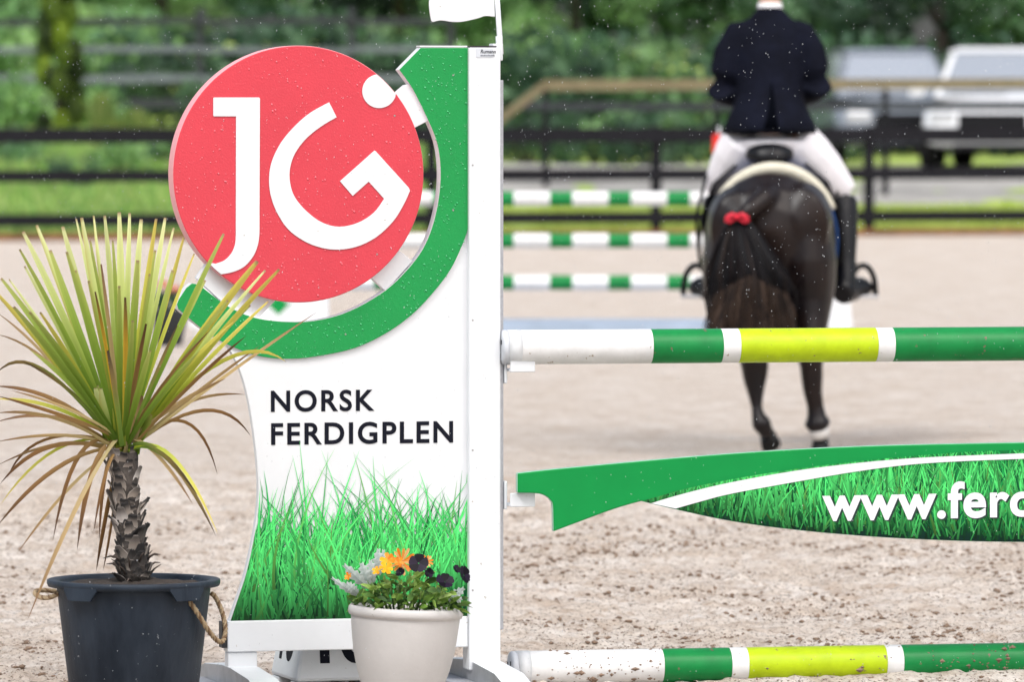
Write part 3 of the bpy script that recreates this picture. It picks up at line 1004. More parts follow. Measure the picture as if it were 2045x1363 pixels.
def tail_fn(rg):
    # from the dock down past the bow, spreading into a bushy end
    a = rg.uniform(0, 6.28); r = math.sqrt(rg.random())
    ox, oy = r * math.cos(a), r * math.sin(a)
    L = rg.uniform(.55, 1.0)
    pts = []
    path = [(-.15, -.13, 1.215, .035), (-.145, -.15, 1.10, .085), (-.135, -.16, .98, .12), (-.12, -.17, .86, .155), (-.105, -.175, .74, .19), (-.10, -.17, .64, .17), (-.10, -.16, .56, .10)]
    jx, jy = rg.normal(0, .02), rg.normal(0, .02)
    for i, (x, y, z, w) in enumerate(path):
        t = i / (len(path) - 1)
        zz = path[0][2] + (z - path[0][2]) * L
        pts.append((x + ox * w + jx * t * 2, y + oy * w * .55 + jy * t, zz))
    return pts
tail = hair('tail', None, 2600, tail_fn, .012, [(.004, .004, .006), (.006, .005, .007), (.008, .007, .008), (.014, .009, .008)], 61, horse)
def tuft_fn(rg):
    a = rg.uniform(0, 6.28); r = math.sqrt(rg.random())
    x, y, z = -.095 + .185 * r * math.cos(a), -.27 + .06 * math.sin(a), .935 - .10 * abs(r * math.cos(a)) - rg.uniform(0, .14)
    L = min(rg.uniform(.14, .30), z - .56)
    dx = (x + .09) * rg.uniform(.1, .5) + rg.normal(0, .02)
    return [(x, y, z), (x + dx * .4, y - .01, z - L * .4), (x + dx * .6, y - .01, z - L * .75), (x + dx * .4, y, z - L)]
tt = hair('tail_tuft', None, 3200, tuft_fn, .009, [(.034, .021, .015), (.020, .013, .010), (.055, .036, .027), (.011, .008, .008)], 62, horse)
tt['label'] = 'bushy brown lower tail hair'
def mane_fn(rg):
    t = rg.random()
    p = Vector((0, 1.5, 1.5)).lerp(Vector((0, 2.05, 1.86)), t)
    return [p, p + Vector((.06, -.02, .0)), p + Vector((.11, -.02, -.10)), p + Vector((.12, -.03, -.2))]
hair('mane', None, 300, mane_fn, .015, [(.01, .009, .01), (.016, .012, .012)], 63, horse)
# red bow
REDB = mat('red_ribbon', (0.70, 0.012, 0.04), 0.45)
bow = empty('tail_bow', (-.165, -.185, 1.215), 0, horse)
bow.scale = (.85, .85, .8)
for sx in (-1, 1):
    v, f = rings([(0, 0, .012), (sx * .028, -.012, .022), (sx * .056, -.012, .004), (sx * .064, -.006, -.018), (sx * .045, .0, -.026), (sx * .014, 0, -.006)], [(.010, .012), (.014, .020), (.015, .021), (.013, .018), (.012, .016), (.008, .010)], 8, ref=Vector((0, 1, 0)))
    mesh('loop', v, f, REDB, bow, smooth=True, fix=True)
v, f = rings([(0, -.012, -.012), (0, -.018, .005), (0, -.012, .022)], [.010, .014, .010], 8, ref=Vector((0, 1, 0)))
mesh('knot', v, f, REDB, bow, smooth=True, fix=True)

LEATHER = mat('black_leather', (0.005, 0.005, 0.007), 0.35, spec=0.3, var=0.3, vscale=12, bump=0.1, bscale=90)
# bridle
br = empty('bridle', (HX, HD, 0), HEAD)
tube('noseband', [(.088 * math.cos(a), 2.29 + .12 * math.sin(a) * .7, 1.47 + .12 * math.sin(a) * .5) for a in np.linspace(0, 6.28, 18)], .009, LEATHER, br, n=6)
tube('headpiece', [(-.105, 2.16, 1.60), (-.10, 2.10, 1.74), (-.05, 2.05, 1.86), (.05, 2.05, 1.86), (.10, 2.10, 1.74), (.105, 2.16, 1.60)], .009, LEATHER, br, n=6)
for sx in (-1, 1):
    tube('rein', [(sx * .075, 2.38, 1.30), (sx * .14, 1.95, 1.42), (sx * .10, 1.42, 1.62)], .007, LEATHER, br, n=6)
tag(br, 'black leather bridle with reins on the dark horse', 'bridle')
tag(horse, 'dark brown horse seen from behind with a red bow in its tail', 'horse')

# saddle pad: sheepskin half pad and blue cloth
RY = .95      # rider sits here
FLEECE = mat('cream_fleece', (0.74, 0.70, 0.57), 0.9, var=0.15, vscale=30, bump=0.5, bscale=120)
BLUEC = mat('blue_cloth', (0.012, 0.055, 0.20), 0.7, var=0.2, vscale=20)
pad = empty('saddle_pad', (HX, HD, 0), HEAD)
arc = []
for t in np.linspace(-1, 1, 25):
    a = t * R(66)
    arc.append((.02 + .318 * math.sin(a) * 1.04, RY - .34 + .05 * abs(t), 1.10 + .36 * math.cos(a)))
tube('fleece_roll', arc, [(.020 + .012 * math.cos(t * 1.4),) * 2 for t in np.linspace(-1, 1, 25)], FLEECE, pad, n=12, ref=Vector((0, 1, 0)))
V, Fc = [], []
ys_ = np.linspace(RY - .32, RY + .42, 9); an = np.linspace(-R(118), R(118), 33)
for y in ys_:
    for a in an:
        V.append((.020 + .338 * math.sin(a), y, 1.085 + .372 * math.cos(a)))
for i in range(8):
    for j in range(32):
        Fc.append((i * 33 + j, i * 33 + j + 1, (i + 1) * 33 + j + 1, (i + 1) * 33 + j))
sc = mesh('saddle_cloth', V, Fc, BLUEC, pad, smooth=True)
sc.modifiers.new('s', 'SOLIDIFY').thickness = .012
sc['label'] = 'blue saddle cloth hanging down the flank'
tag(pad, 'cream fleece pad with blue saddle cloth on the horse', 'saddle pad')

saddle = empty('saddle', (HX, HD, 0), HEAD)
seat = ell([(0, RY - .30, 1.50), (0, RY - .24, 1.54), (0, RY - .10, 1.52), (0, RY + .1, 1.50), (0, RY + .22, 1.53), (0, RY + .28, 1.54)], [(.06, .03), (.125, .05), (.125, .045), (.11, .05), (.09, .06), (.04, .03)], 14)
mesh('seat', seat[0], seat[1], LEATHER, saddle, smooth=True, fix=True)
for sx in (-1, 1):
    V = []
    for y0, y1, z, x in ((RY - .15, RY + .22, 1.48, .18), (RY - .18, RY + .3, 1.38, .30), (RY - .16, RY + .36, 1.22, .355), (RY - .12, RY + .36, 1.06, .375), (RY - .02, RY + .25, .95, .37)):
        V += [(sx * x, y0, z), (sx * x, (y0 + y1) / 2, z), (sx * x, y1, z)]
    Fc = [(3 * i + j, 3 * i + j + 1, 3 * i + j + 4, 3 * i + j + 3) for i in range(4) for j in range(2)]
    fl = mesh('flap', V, Fc, LEATHER, saddle, smooth=True)
    fl.modifiers.new('s', 'SOLIDIFY').thickness = .012
STEEL = mat('stirrup_steel', (0.6, 0.6, 0.62), 0.3, metallic=0.8)
def stirrup(x, y, z, rz):
    st = empty('stirrup', (x, y, z), rz, saddle)
    pts = [(.075 * math.cos(a), 0, .155 * max(0, math.sin(a)) ** .8) for a in np.linspace(0, math.pi, 15)]
    tube('arch', pts, .016, LEATHER, st, n=8, ref=Vector((0, 1, 0)))
    box('tread', (-.078, -.035, -.02), (.078, .035, .0), STEEL, st, bevel=.006)
    return st
stirrup(.490, RY + .16, .79, R(28))
stirrup(-.385, RY + .16, .79, R(-24))
for sx, x in ((1, .45), (-1, -.365)):
    tube('stirrup_strap', [(sx * .33, RY + .08, 1.42), (sx * .385, RY + .10, 1.2), (x, RY + .16, .95)], (.010), LEATHER, saddle, n=6)
tag(saddle, 'black leather saddle with stirrups under the rider', 'saddle')

# rider
SKIN = mat('skin', (0.55, 0.33, 0.25), 0.5)
NAVY = mat('navy_jacket', (0.0045, 0.006, 0.015), 0.85, var=0.5, vscale=7, bump=0.5, bscale=22, spec=0.12, bdist=.02)
BREECH = mat('white_breeches', (0.90, 0.88, 0.92), 0.7, var=0.06, vscale=10, bump=0.25, bscale=16)
rider = empty('person', (HX - RY * math.sin(HEAD), HD + RY * math.cos(HEAD), 0), HEAD)
def rx(px): return (px - 1537) / S(HD + RY)
def rz_(py): return CAMZ - (py - HOR) / S(HD + RY)
# continuous body (under the clothes)
torso_pts = [(.0, -.02, 1.56), (0, -.03, 1.66), (0, -.01, 1.80), (0, .01, 1.96), (0, .03, 2.10), (0, .04, 2.20), (0, .05, 2.26)]
torso_r = [(.11, .08), (.12, .09), (.11, .085), (.125, .09), (.14, .095), (.12, .08), (.06, .06)]
parts = [rings(torso_pts, torso_r, 16), rings([(0, .05, 2.22), (0, .06, 2.33), (0, .07, 2.38)], [.058, .056, .06], 12)]
hd = rings([(0, .075, 2.36), (0, .09, 2.40), (0, .095, 2.47), (0, .09, 2.54), (0, .085, 2.60), (0, .08, 2.62)], [(.05, .06), (.07, .085), (.078, .10), (.077, .10), (.055, .07), (.02, .02)], 16)
parts.append(hd)
parts.append(rings([(0, .18, 2.49), (0, .205, 2.455), (0, .19, 2.44)], [.010, .018, .010], 8))          # nose
for sx in (-1, 1):
    parts.append(rings([(sx * .078, .085, 2.44), (sx * .088, .08, 2.47), (sx * .080, .08, 2.50)], [.008, .014, .008], 8))   # ears
SHO = {1: (.178, .03, 2.165), -1: (-.182, .03, 2.165)}
ELB = {1: (rx(1636), -.02, rz_(172)), -1: (rx(1437), -.02, rz_(180))}
WRI = {1: (.13, .30, 1.82), -1: (-.14, .30, 1.82)}
KNEE = {1: (rx(1684), .20, rz_(386)), -1: (rx(1432), .20, rz_(386))}
ANK = {1: (rx(1688), .06, rz_(560)), -1: (rx(1430), .06, rz_(560))}
for sx in (-1, 1):
    parts.append(rings([(sx * .12, .03, 2.18), SHO[sx], tuple(Vector(SHO[sx]).lerp(Vector(ELB[sx]), .5)), ELB[sx], tuple(Vector(ELB[sx]).lerp(Vector(WRI[sx]), .5)), WRI[sx]], [.05, .042, .036, .030, .028, .024], 10))
    parts.append(rings([(sx * .09, 0, 1.60), tuple(Vector((sx * .10, 0, 1.6)).lerp(Vector(KNEE[sx]), .5)), KNEE[sx], tuple(Vector(KNEE[sx]).lerp(Vector(ANK[sx]), .35)), ANK[sx]], [.075, .062, .045, .038, .028], 12))
    A = Vector(ANK[sx])
    parts.append(rings([A + Vector((0, -.05, -.05)), A + Vector((sx * .02, .05, -.05)), A + Vector((sx * .06, .14, -.05))], [.022, .024, .018], 10))
    # hand: palm, four fingers curled round the rein, thumb
    w = Vector(WRI[sx])
    parts.append(rings([w, w + Vector((0, .05, .0)), w + Vector((0, .09, -.005))], [(.022, .028), (.02, .04), (.018, .042)], 8))
    for k in range(4):
        z = .03 - .02 * k
        L = (.030, .035, .033, .026)[k]
        parts.append(rings([w + Vector((0, .085, z)), w + Vector((-sx * .005, .085 + L, z)), w + Vector((-sx * .035, .085 + L, z)), w + Vector((-sx * .045, .085 + L * .3, z))], [.010, .010, .009, .007], 6))
    parts.append(rings([w + Vector((-sx * .01, .03, .035)), w + Vector((-sx * .02, .07, .055)), w + Vector((-sx * .03, .105, .050))], [.011, .010, .008], 6))
fuse('body', parts, 0.011, SKIN, rider, 3)
# jacket
jk = [rings([(0, -.04, 1.635), (0, -.035, 1.69), (0, -.03, 1.755), (0, -.02, 1.83), (0, .0, 1.93), (0, .02, 2.05), (0, .035, 2.15), (0, .045, 2.225), (0, .05, 2.30)],
            [(.250, .185), (.238, .178), (.205, .158), (.172, .138), (.176, .138), (.186, .138), (.180, .12), (.125, .09), (.062, .066)], 22)]
for sx in (-1, 1):
    s_, e_, w_ = Vector(SHO[sx]), Vector(ELB[sx]), Vector(WRI[sx])
    jk.append(rings([(sx * .10, .03, 2.175), s_ + Vector((-sx * .012, 0, .0)), s_.lerp(e_, .35) + Vector((sx * .012, 0, 0)), s_.lerp(e_, .75), e_, e_.lerp(w_, .25), e_.lerp(w_, .65), e_.lerp(w_, .95)], [(.064, .064), (.072, .072), (.072, .078), (.072, .078), (.074, .078), (.070, .072), (.062, .062), (.052, .052)], 12))
jacket = fuse('jacket', jk, 0.013, NAVY, rider, 10)
# jacket vent pleat and seams
v, f = rings([(.01, -.150, 1.90), (.012, -.168, 1.82), (.01, -.195, 1.74), (.008, -.220, 1.665)], [(.004, .006), (.012, .010), (.026, .012), (.040, .012)], 8, ref=Vector((0, 1, 0)))
mesh('vent_pleat', v, f, mat('jacket_fold', (.0015, .002, .004), .95, spec=.03), rider, smooth=True, fix=True)
lathe('collar', [(.060, -.02), (.066, .0), (.064, .022), (.056, .022), (.054, 0)], mat('white_collar', (.8, .8, .82), .6), rider, n=20, loc=(0, .05, 2.30))
# breeches
bk = [rings([(0, -.03, 1.54), (0, -.035, 1.60), (0, -.03, 1.68), (0, -.02, 1.78)], [(.14, .12), (.19, .14), (.19, .135), (.15, .11)], 18)]
for sx in (-1, 1):
    h = Vector((sx * .115, -.01, 1.615)); k = Vector(KNEE[sx])
    bk.append(rings([h, h.lerp(k, .3), h.lerp(k, .6), h.lerp(k, .85), k, k + (Vector(ANK[sx]) - k) * .08], [(.128, .130), (.130, .132), (.112, .122), (.090, .098), (.076, .080), (.064, .068)], 14))
fuse('breeches', bk, 0.012, BREECH, rider, 5)
# boots
for sx in (-1, 1):
    k, a = Vector(KNEE[sx]), Vector(ANK[sx])
    leg = rings([k + (a - k) * .06, k.lerp(a, .25), k.lerp(a, .5), k.lerp(a, .8), a, a + Vector((0, -.01, -.07))], [(.078, .080), (.078, .082), (.072, .076), (.060, .062), (.060, .064), (.062, .068)], 14)
    ft = rings([a + Vector((-sx * .015, -.065, -.070)), a + Vector((-sx * .01, -.03, -.055)), a + Vector((sx * .02, .06, -.050)), a + Vector((sx * .085, .14, -.042)), a + Vector((sx * .125, .18, -.045))], [(.046, .050), (.066, .074), (.072, .070), (.064, .056), (.038, .034)], 12)
    fuse('boot', [leg, ft], 0.010, LEATHER, rider, 3)
    lathe('spur_button', [(0, 0), (.016, 0), (.012, .012), (0, .014)], mat('pale_button', (.7, .7, .72), .4), rider, n=12, loc=(k.x + sx * .062, k.y - .03, k.z - .035), tilt=(0, sx * R(90), 0))
# helmet
hel = rings([(0, .075, 2.475), (0, .075, 2.52), (0, .075, 2.58), (0, .075, 2.635), (0, .075, 2.665)], [(.108, .128), (.112, .132), (.102, .12), (.07, .085), (.015, .02)], 20)
mesh('helmet', hel[0], hel[1], mat('helmet_shell', (.008, .008, .012), .35), rider, smooth=True, fix=True)
pk = rings([(0, .17, 2.495), (0, .23, 2.488), (0, .265, 2.478)], [(.10, .010), (.085, .008), (.03, .005)], 12)
mesh('helmet_peak', pk[0], pk[1], MATS['helmet_shell'], rider, smooth=True, fix=True)
hr = rings([(0, -.005, 2.40), (0, -.015, 2.43), (0, -.01, 2.48)], [(.05, .02), (.068, .03), (.07, .03)], 12)
mesh('hair', hr[0], hr[1], mat('brown_hair', (.06, .035, .02), .6), rider, smooth=True, fix=True)
tag(rider, 'person in a dark navy riding jacket, white breeches and black boots riding the horse away', 'person')

# ================================================================== NEAR JUMP WING
WY = 20.0
O_W = P(970, 700, WY); O_W.z = 0
WTH = R(15)
WF = Frame(O_W, WTH)
wing = empty('jump_wing', O_W, WTH)

# --- post
def pu(px, py=700, off=0.0): return WF.uv(px, py, off)[0]
def pw(py, px=970, off=0.0): return WF.uv(px, py, off)[1]
uL, uR = pu(937, 700, -.04), pu(1000, 700, -.04)
zt = pw(95)
post = box('post', (uL, -.04, .06), (uR, .04, zt), WHITE, wing, bevel=.004)
box('post_cap', (uL + .004, -.036, zt + .001), (uR - .012, .036, zt + .005), mat('dark_cap', (.03, .02, .03), .5), wing, bevel=0)
box('track', (uR + .001, -.022, pw(1258)), (uR + .0135, .03, pw(160)), ALU, wing, bevel=.002)
box('flag_socket', (uR - .022, -.030, pw(121)), (uR + .010, .018, zt + .012), WHITE, wing, bevel=.003)
# maker's label
lb = (pu(950.5, 105, -.041), pu(984.5, 105, -.041))
box('maker_label', (lb[0], -.0415, pw(114.5)), (lb[1], -.0405, pw(97)), mat('label_grey', (.60, .63, .68), .4), wing, bevel=0)
lettering('label_lettering', 'Rumann', pu(952.5, 105), pu(983, 105), pw(106.5), pw(99), -.0422, INK, wing, offset=.012, shear=.22, fit='R')
V, Fc = [], []
rg = random.Random(3)
uu = pu(952.5, 110)
while uu < pu(981, 110):
    w_ = rg.uniform(.0014, .0032)
    o = len(V); h0, h1 = pw(112.3), pw(108.8 + rg.uniform(0, 1.4))
    V += [(uu, -.0422, h0), (uu + w_, -.0422, h0), (uu + w_ + .0006, -.0422, h1), (uu + .0006, -.0422, h1)]
    Fc.append((o, o + 1, o + 2, o + 3)); uu += w_ + rg.uniform(.0006, .0014)
ll = mesh('label_small_print', V, Fc, mat('label_ink', (.14, .15, .18), .5), wing); ll['kind'] = 'stuff'

# --- white sail panel
left_edge = [(452, 688), (466, 712), (482, 748), (496, 800), (506, 860), (513, 920), (516, 980), (511, 1040), (501, 1095), (487, 1155), (471, 1202), (458, 1241)]
le = crv(left_edge, 5)
sail_px = [(936, 300)] + [(936, 1236)] + le[::-1] + [(470, 668), (560, 696), (650, 690), (740, 655), (820, 590), (870, 500), (893, 400), (900, 300)]
sail = prism('sail_panel', WF.uvs(sail_px, -.015), -.015, .013, WHITE2, wing, bevel=.002)

# --- green arc
inner = [(797, 139), (823, 176), (852, 234), (872, 283), (879.5, 335), (877, 389), (865, 447), (845, 496), (814, 538), (770, 580), (710, 616), (654, 636), (591, 643.5), (514, 636), (455.5, 612), (397, 568)]
outer = [(356, 618), (407, 660), (455, 689), (514, 711), (572, 717.5), (630, 713), (707, 696.5), (770, 667), (823, 629), (867, 583), (901, 537), (925, 486), (936, 454)]
arc_px = [(936, 95), (840, 95)] + crv(inner, 5) + [(383, 566), (372, 575), (357, 598), (353, 608)] + crv(outer, 5)
prism('arc_board', WF.uvs(arc_px, -.024), -.024, .024, [GREEN, WHITE2], wing, bevel=.0015)
box('arc_top_edge', (pu(838, 92, -.02), -.022, pw(94.5) + .0005), (uL - .001, .022, pw(94.5) + .005), WHITE2, wing, bevel=0)
# --- tabs that carry the disc
for px in ([(778, 196), (808, 170), (823, 166), (862, 238), (815, 262)], [(785, 512), (797, 500), (824, 522), (770, 582), (738, 552)], [(392, 556), (420, 515), (560, 590), (512, 640), (450, 610)]):
    prism('disc_tab', WF.uvs(px, -.014), -.014, .014, WHITE2, wing, bevel=.002)
# --- red disc
DO = -.052
dc = WF.uv(597, 348, DO)
dr = (WF.uv(597, 91, DO)[1] - WF.uv(597, 605, DO)[1]) / 2
circ = [(dc[0] + dr * math.cos(a), dc[1] + dr * math.sin(a)) for a in np.linspace(0, 2 * math.pi, 129)[:-1]]
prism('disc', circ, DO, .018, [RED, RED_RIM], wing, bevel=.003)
def onface(name, px, off, m, th=.003):
    return prism(name, WF.uvs(px, off), off - th, off - .0006, m, wing, bevel=.0012)
J = [(425.5, 196), (427, 194.5), (517, 194.5), (519, 196.5)] + crv([(518.5, 300), (518, 430), (517.5, 471), (513, 495), (503, 516), (486, 534), (464, 544), (441, 548.5)], 5) + crv([(432, 543.5), (420, 534.5), (413, 527)], 3) + crv([(430, 527), (448, 520), (462, 505.5), (469, 488), (470.5, 470)], 5) + [(471, 232.5), (427, 232.5), (425.5, 231)]
def clip_disc(px, off, k=.995):
    out = []
    for u, w in WF.uvs(px, off):
        d = math.hypot(u - dc[0], w - dc[1])
        if d > dr * k:
            u, w = dc[0] + (u - dc[0]) * dr * k / d, dc[1] + (w - dc[1]) * dr * k / d
        out.append((u, w))
    return out
prism('letter', clip_disc(J, DO), DO - .003, DO - .0006, WHITE2, wing, bevel=.001)
G = crv([(657, 204), (620, 224.6), (591, 249), (562, 283), (543, 321), (537, 355), (540, 389), (552, 423), (574, 457), (605.6, 481), (639.5, 494.6), (673, 499), (712, 493), (751, 474), (785, 442), (806, 408.5), (818.5, 381)], 4) + [(816, 375), (750, 302), (747, 301), (678.5, 362), (704, 391.5), (736, 363), (766.5, 397)] + crv([(766.5, 397.5), (746, 425), (714.5, 445), (678, 453), (644, 445), (613, 423), (588.6, 394), (579, 365), (579, 336), (588.6, 307), (610, 278), (639.5, 253.6), (672, 234)], 4)
onface('letter', G, DO, WHITE2)
dot = [(757 + 34 * math.cos(a), 182 + 34 * math.sin(a)) for a in np.linspace(0, 2 * math.pi, 41)[:-1]]
prism('logo_dot', clip_disc(dot, DO), DO - .003, DO - .0006, WHITE2, wing, bevel=.001)

SCREW = mat('screw_steel', (.35, .34, .33), .4, metallic=.6)
for sxp, syp, of in ((788, 231, DO), (753, 508, DO), (944, 330, -.04), (944, 640, -.04), (944, 900, -.04), (944, 1180, -.04), (905, 150, -.024), (905, 420, -.024), (690, 668, -.024)):
    u, w = WF.uv(sxp, syp, of)
    prism('screw', [(u + .0028 * math.cos(a), w + .0028 * math.sin(a)) for a in np.linspace(0, 6.2832, 11)[:-1]], of - .0012, of - .0002, SCREW, wing)
# --- rain drops sitting on the disc and the arc
def drops(name, n, test, y, m, seed, box_):
    rg = np.random.default_rng(seed)
    V, Fc = [], []
    k = 0
    while k < n:
        u, w = rg.uniform(box_[0], box_[1]), rg.uniform(box_[2], box_[3])
        if not test(u, w): continue
        k += 1
        r = .0009 + .0022 * rg.random() ** 3
        o = len(V)
        for q, (rr, yy) in enumerate(((1, 0), (.75, -.5))):
            for j in range(7):
                a = 6.283 * j / 7
                V.append((u + r * rr * math.cos(a), y + r * yy, w + r * rr * math.sin(a) * 1.15 - (.3 * r if q else 0)))
        V.append((u, y - r * .72, w - .3 * r))
        for j in range(7):
            j2 = (j + 1) % 7
            Fc += [(o + j, o + j2, o + 7 + j2, o + 7 + j), (o + 7 + j, o + 7 + j2, o + 14)]
    ob = mesh(name, V, Fc, m, wing, smooth=True, fix=True)
    ob['kind'] = 'stuff'
    return ob
WETR = mat('wet_red', (0.80, 0.12, 0.15), 0.22, spec=.6)
WETG = mat('wet_green', (0.03, 0.36, 0.12), 0.22, spec=.6)
drops('rain_drops', 800, lambda u, w: math.hypot(u - dc[0], w - dc[1]) < dr * .98, DO - .0003, WETR, 71, (dc[0] - dr, dc[0] + dr, dc[1] - dr, dc[1] + dr))
arc_uv = WF.uvs(arc_px, -.024)
def inside(poly):
    n = len(poly)
    def t(u, w):
        c = False
        j = n - 1
        for i in range(n):
            if (poly[i][1] > w) != (poly[j][1] > w) and u < (poly[j][0] - poly[i][0]) * (w - poly[i][1]) / (poly[j][1] - poly[i][1]) + poly[i][0]:
                c = not c
            j = i
        return c
    return t
au = [p[0] for p in arc_uv]; aw = [p[1] for p in arc_uv]
drops('rain_drops', 650, inside(arc_uv), -.0243, WETG, 72, (min(au), max(au), min(aw), max(aw)))

# --- lettering on the sail
def sail_text(s, x0, x1, yb, yt):
    off = -.0165
    a, b = WF.uv(x0, yb, off), WF.uv(x1, yb, off)
    t = WF.uv(x0, yt, off)
    return lettering('lettering', s, a[0], b[0], a[1], t[1], off, INK, wing, offset=.022, spacing=1.16, fit='E')
sail_text('NORSK', 541, 748, 823.5, 781)
sail_text('FERDIGPLEN', 541.5, 905, 889.5, 846)

# --- printed grass (flat print): overlapping blade shapes
def grass_print(name, parent, n, ufun, base_w, hfun, y0, layers, seed, width, lo_fun=None, hi_fun=None, lmin=None, foot=None):
    rg = np.random.default_rng(seed)
    V, Fc, C = [], [], []
    for i in range(n):
        t = i / n
        u = ufun(rg)
        h = hfun(u, rg, t)
        wb = base_w(u, rg, t)
        lean = rg.normal(0, .28) * h
        bend = rg.normal(0, .25) * h
        w = width * rg.uniform(.45, 1.35) * (1.1 - .3 * t)
        br = rg.random()
        if t < .30: col = np.array((.004, .105, .035)) * rg.uniform(.5, 2.2)
        elif t < .6: col = np.array((.015, .32, .070)) * rg.uniform(.5, 1.4)
        elif rg.random() < .12: col = np.array((.003, .10, .03)) * rg.uniform(.5, 1.6)
        else: col = np.array((.080, .64, .150)) * rg.uniform(.35, 1.5)
        if col[1] < .16: h *= .6; lean *= .6; bend *= .6
        if br > .93: col = col * .5 + np.array((.18, .38, .06)) * .5
        o = len(V)
        seg = 6
        y = y0 - .0015 * t - .00001 * (i % 60)
        for k in range(seg + 1):
            s = k / seg
            cu = u + lean * s + bend * s * s
            cw = wb + h * s * (1 - .12 * abs(lean / h) * s)
            ww = w * .5 * (1 - s ** 1.6) + .0002
            shade = .55 + .6 * s
            for sg in (-1, 1):
                x_, z_ = cu + sg * ww, cw
                if lo_fun: z_ = max(z_, lo_fun(x_))
                if hi_fun: z_ = min(z_, hi_fun(x_))
                if lmin:
                    x_ = min(max(x_, lmin(z_)[0]), lmin(z_)[1])
                V.append((x_, y, z_)); C.append(col * shade * (foot(x_, z_) if foot else 1))
        for k in range(seg):
            Fc.append((o + 2 * k, o + 2 * k + 1, o + 2 * k + 3, o + 2 * k + 2))
    return mesh(name, V, Fc, PRINT, parent, cols=C)
soff = -.0155
le_uv = WF.uvs(le, soff)
le_w = np.array([p[1] for p in le_uv][::-1]); le_u = np.array([p[0] for p in le_uv][::-1])
uRi = pu(935.0, 1000, soff)
wbot = WF.uv(700, 1238, soff)[1]
def sl(w): return (float(np.interp(w, le_w, le_u)) + .004, uRi)
u0s, u1s = float(le_u.min()), uRi
# dark ground of the print
n_ = 60
topw = []
rg = np.random.default_rng(5)
V, Fc, C = [], [], []
hh = .115
for i in range(n_ + 1):
    w_ = wbot + hh * i / n_
    a, b = sl(w_)
    V += [(a, soff - .0004, w_), (b, soff - .0004, w_)]
    C += [(.0015, .022, .014)] * 2
for i in range(n_):
    Fc.append((2 * i, 2 * i + 1, 2 * i + 3, 2 * i + 2))
def px_h(k): return k / 660.0
def hf(u, rg, t):
    if t < .3: return px_h(rg.uniform(70, 175))
    if t < .6: return px_h(rg.uniform(90, 215))
    k = rg.random()
    if k > .90: return px_h(rg.uniform(200, 285))
    return px_h(rg.uniform(40, 195))
gp = grass_print('grass_print', wing, 2900, lambda rg: rg.uniform(u0s - .02, u1s + .03), lambda u, rg, t: wbot + (px_h(rg.uniform(-10, 12)) if t < .45 or rg.random() < .5 else px_h(rg.uniform(0, 90))), hf, soff - .0006, 3, 81, .0095, lo_fun=lambda x: wbot, lmin=sl, foot=lambda x, z: .24 + .76 * min(1, max(0, (z - wbot) / .17)))
gb = mesh('print_ground', V, Fc, PRINT, wing, cols=C)
gp['label'] = 'printed photograph of green grass on the white panel'
# --- base rail, legs, feet
ra = WF.uv(455, 1242, -.03); rb = WF.uv(455, 1304, -.03)
box('base_rail', (ra[0], -.03, rb[1]), (uL - .001, .03, ra[1]), WHITE, wing, bevel=.003)
box('leg', (ra[0] + .002, -.024, .075), (WF.uv(514, 1310, -.024)[0], .024, rb[1] - .001), WHITE, wing, bevel=.003)
box('rail_end_cap', (ra[0] - .016, -.024, rb[1] + .012), (ra[0] - .001, .024, ra[1] - .002), mat('black_plastic', (.012, .013, .017), .5), wing, bevel=.002)
for uc in (ra[0] + .045, (uL + uR) / 2 + .005):
    hw = .045
    prof = [(-.52, .0), (-.50, .022), (-.30, .068), (-.06, .082), (.06, .082), (.30, .068), (.50, .022), (.52, .0)]
    V = []
    for y, z in prof:
        V += [(uc - hw, y, 0), (uc - hw, y, z + .004), (uc + hw, y, z + .004), (uc + hw, y, 0)]
    Fc, fm = [], []
    for i in range(len(prof) - 1):
        for k in range(4):
            Fc.append((4 * i + k, 4 * i + (k + 1) % 4, 4 * (i + 1) + (k + 1) % 4, 4 * (i + 1) + k))
            fm.append(1 if k == 0 else 0)
    Fc += [(0, 1, 2, 3), tuple(4 * (len(prof) - 1) + k for k in (3, 2, 1, 0))]; fm += [0, 0]
    mesh('foot', V, Fc, [WHITE, GALV], wing, fm=fm, fix=True, bevel=.003)
    box('foot_plate', (uc - hw - .075, -.26, .006), (uc - hw - .001, .30, .030), GALV, wing, bevel=.003)
tag(wing, 'white jump wing with a red disc, green arc and printed grass', 'jump wing')

# --- flag on the wing
fo = Vector(WF.O) + WF.X * (uR - .004) + WF.N * (-.005); fo.z = zt
FF = Frame(fo, WTH)
flag = empty('jump_flag', fo, WTH)
b0 = FF.uv(999, 95); b1 = FF.uv(989, -60)
tube('stick', [(b0[0], 0, -.02), (b0[0] * .9 + b1[0] * .1, 0, .03), (b1[0], 0, b1[1])], [.0105, .0085, .0075], WHITE, flag, n=10)
tube('ferrule', [(FF.uv(997.5, 82)[0], 0, -.005), (FF.uv(996.5, 72)[0], 0, FF.uv(996, 72)[1])], [.0105, .0105], WHITE, flag, n=10)
fl_px = crv([(988, 33.5), (969, 32), (952, 37), (924.5, 43), (903, 43.5), (879.6, 40.5), (864, 44)], 5) + crv([(861, 41), (857.5, 20), (857, 0), (862, -45), (872, -90)], 4) + crv([(905, -98), (940, -88), (984, -95)], 4)
prism('flag_sheet', FF.uvs(fl_px, 0), -.004, .004, WHITE2, flag, bevel=.002)
tag(flag, 'white plastic flag on top of the jump wing post', 'flag')

# ================================================================== CUPS, POLES, PLANK
PTH = R(11)
O_P = Vector((0, 0, 0)) + P(1012, 692, 19.99); O_P.z = 0
PF = Frame(O_P, PTH)

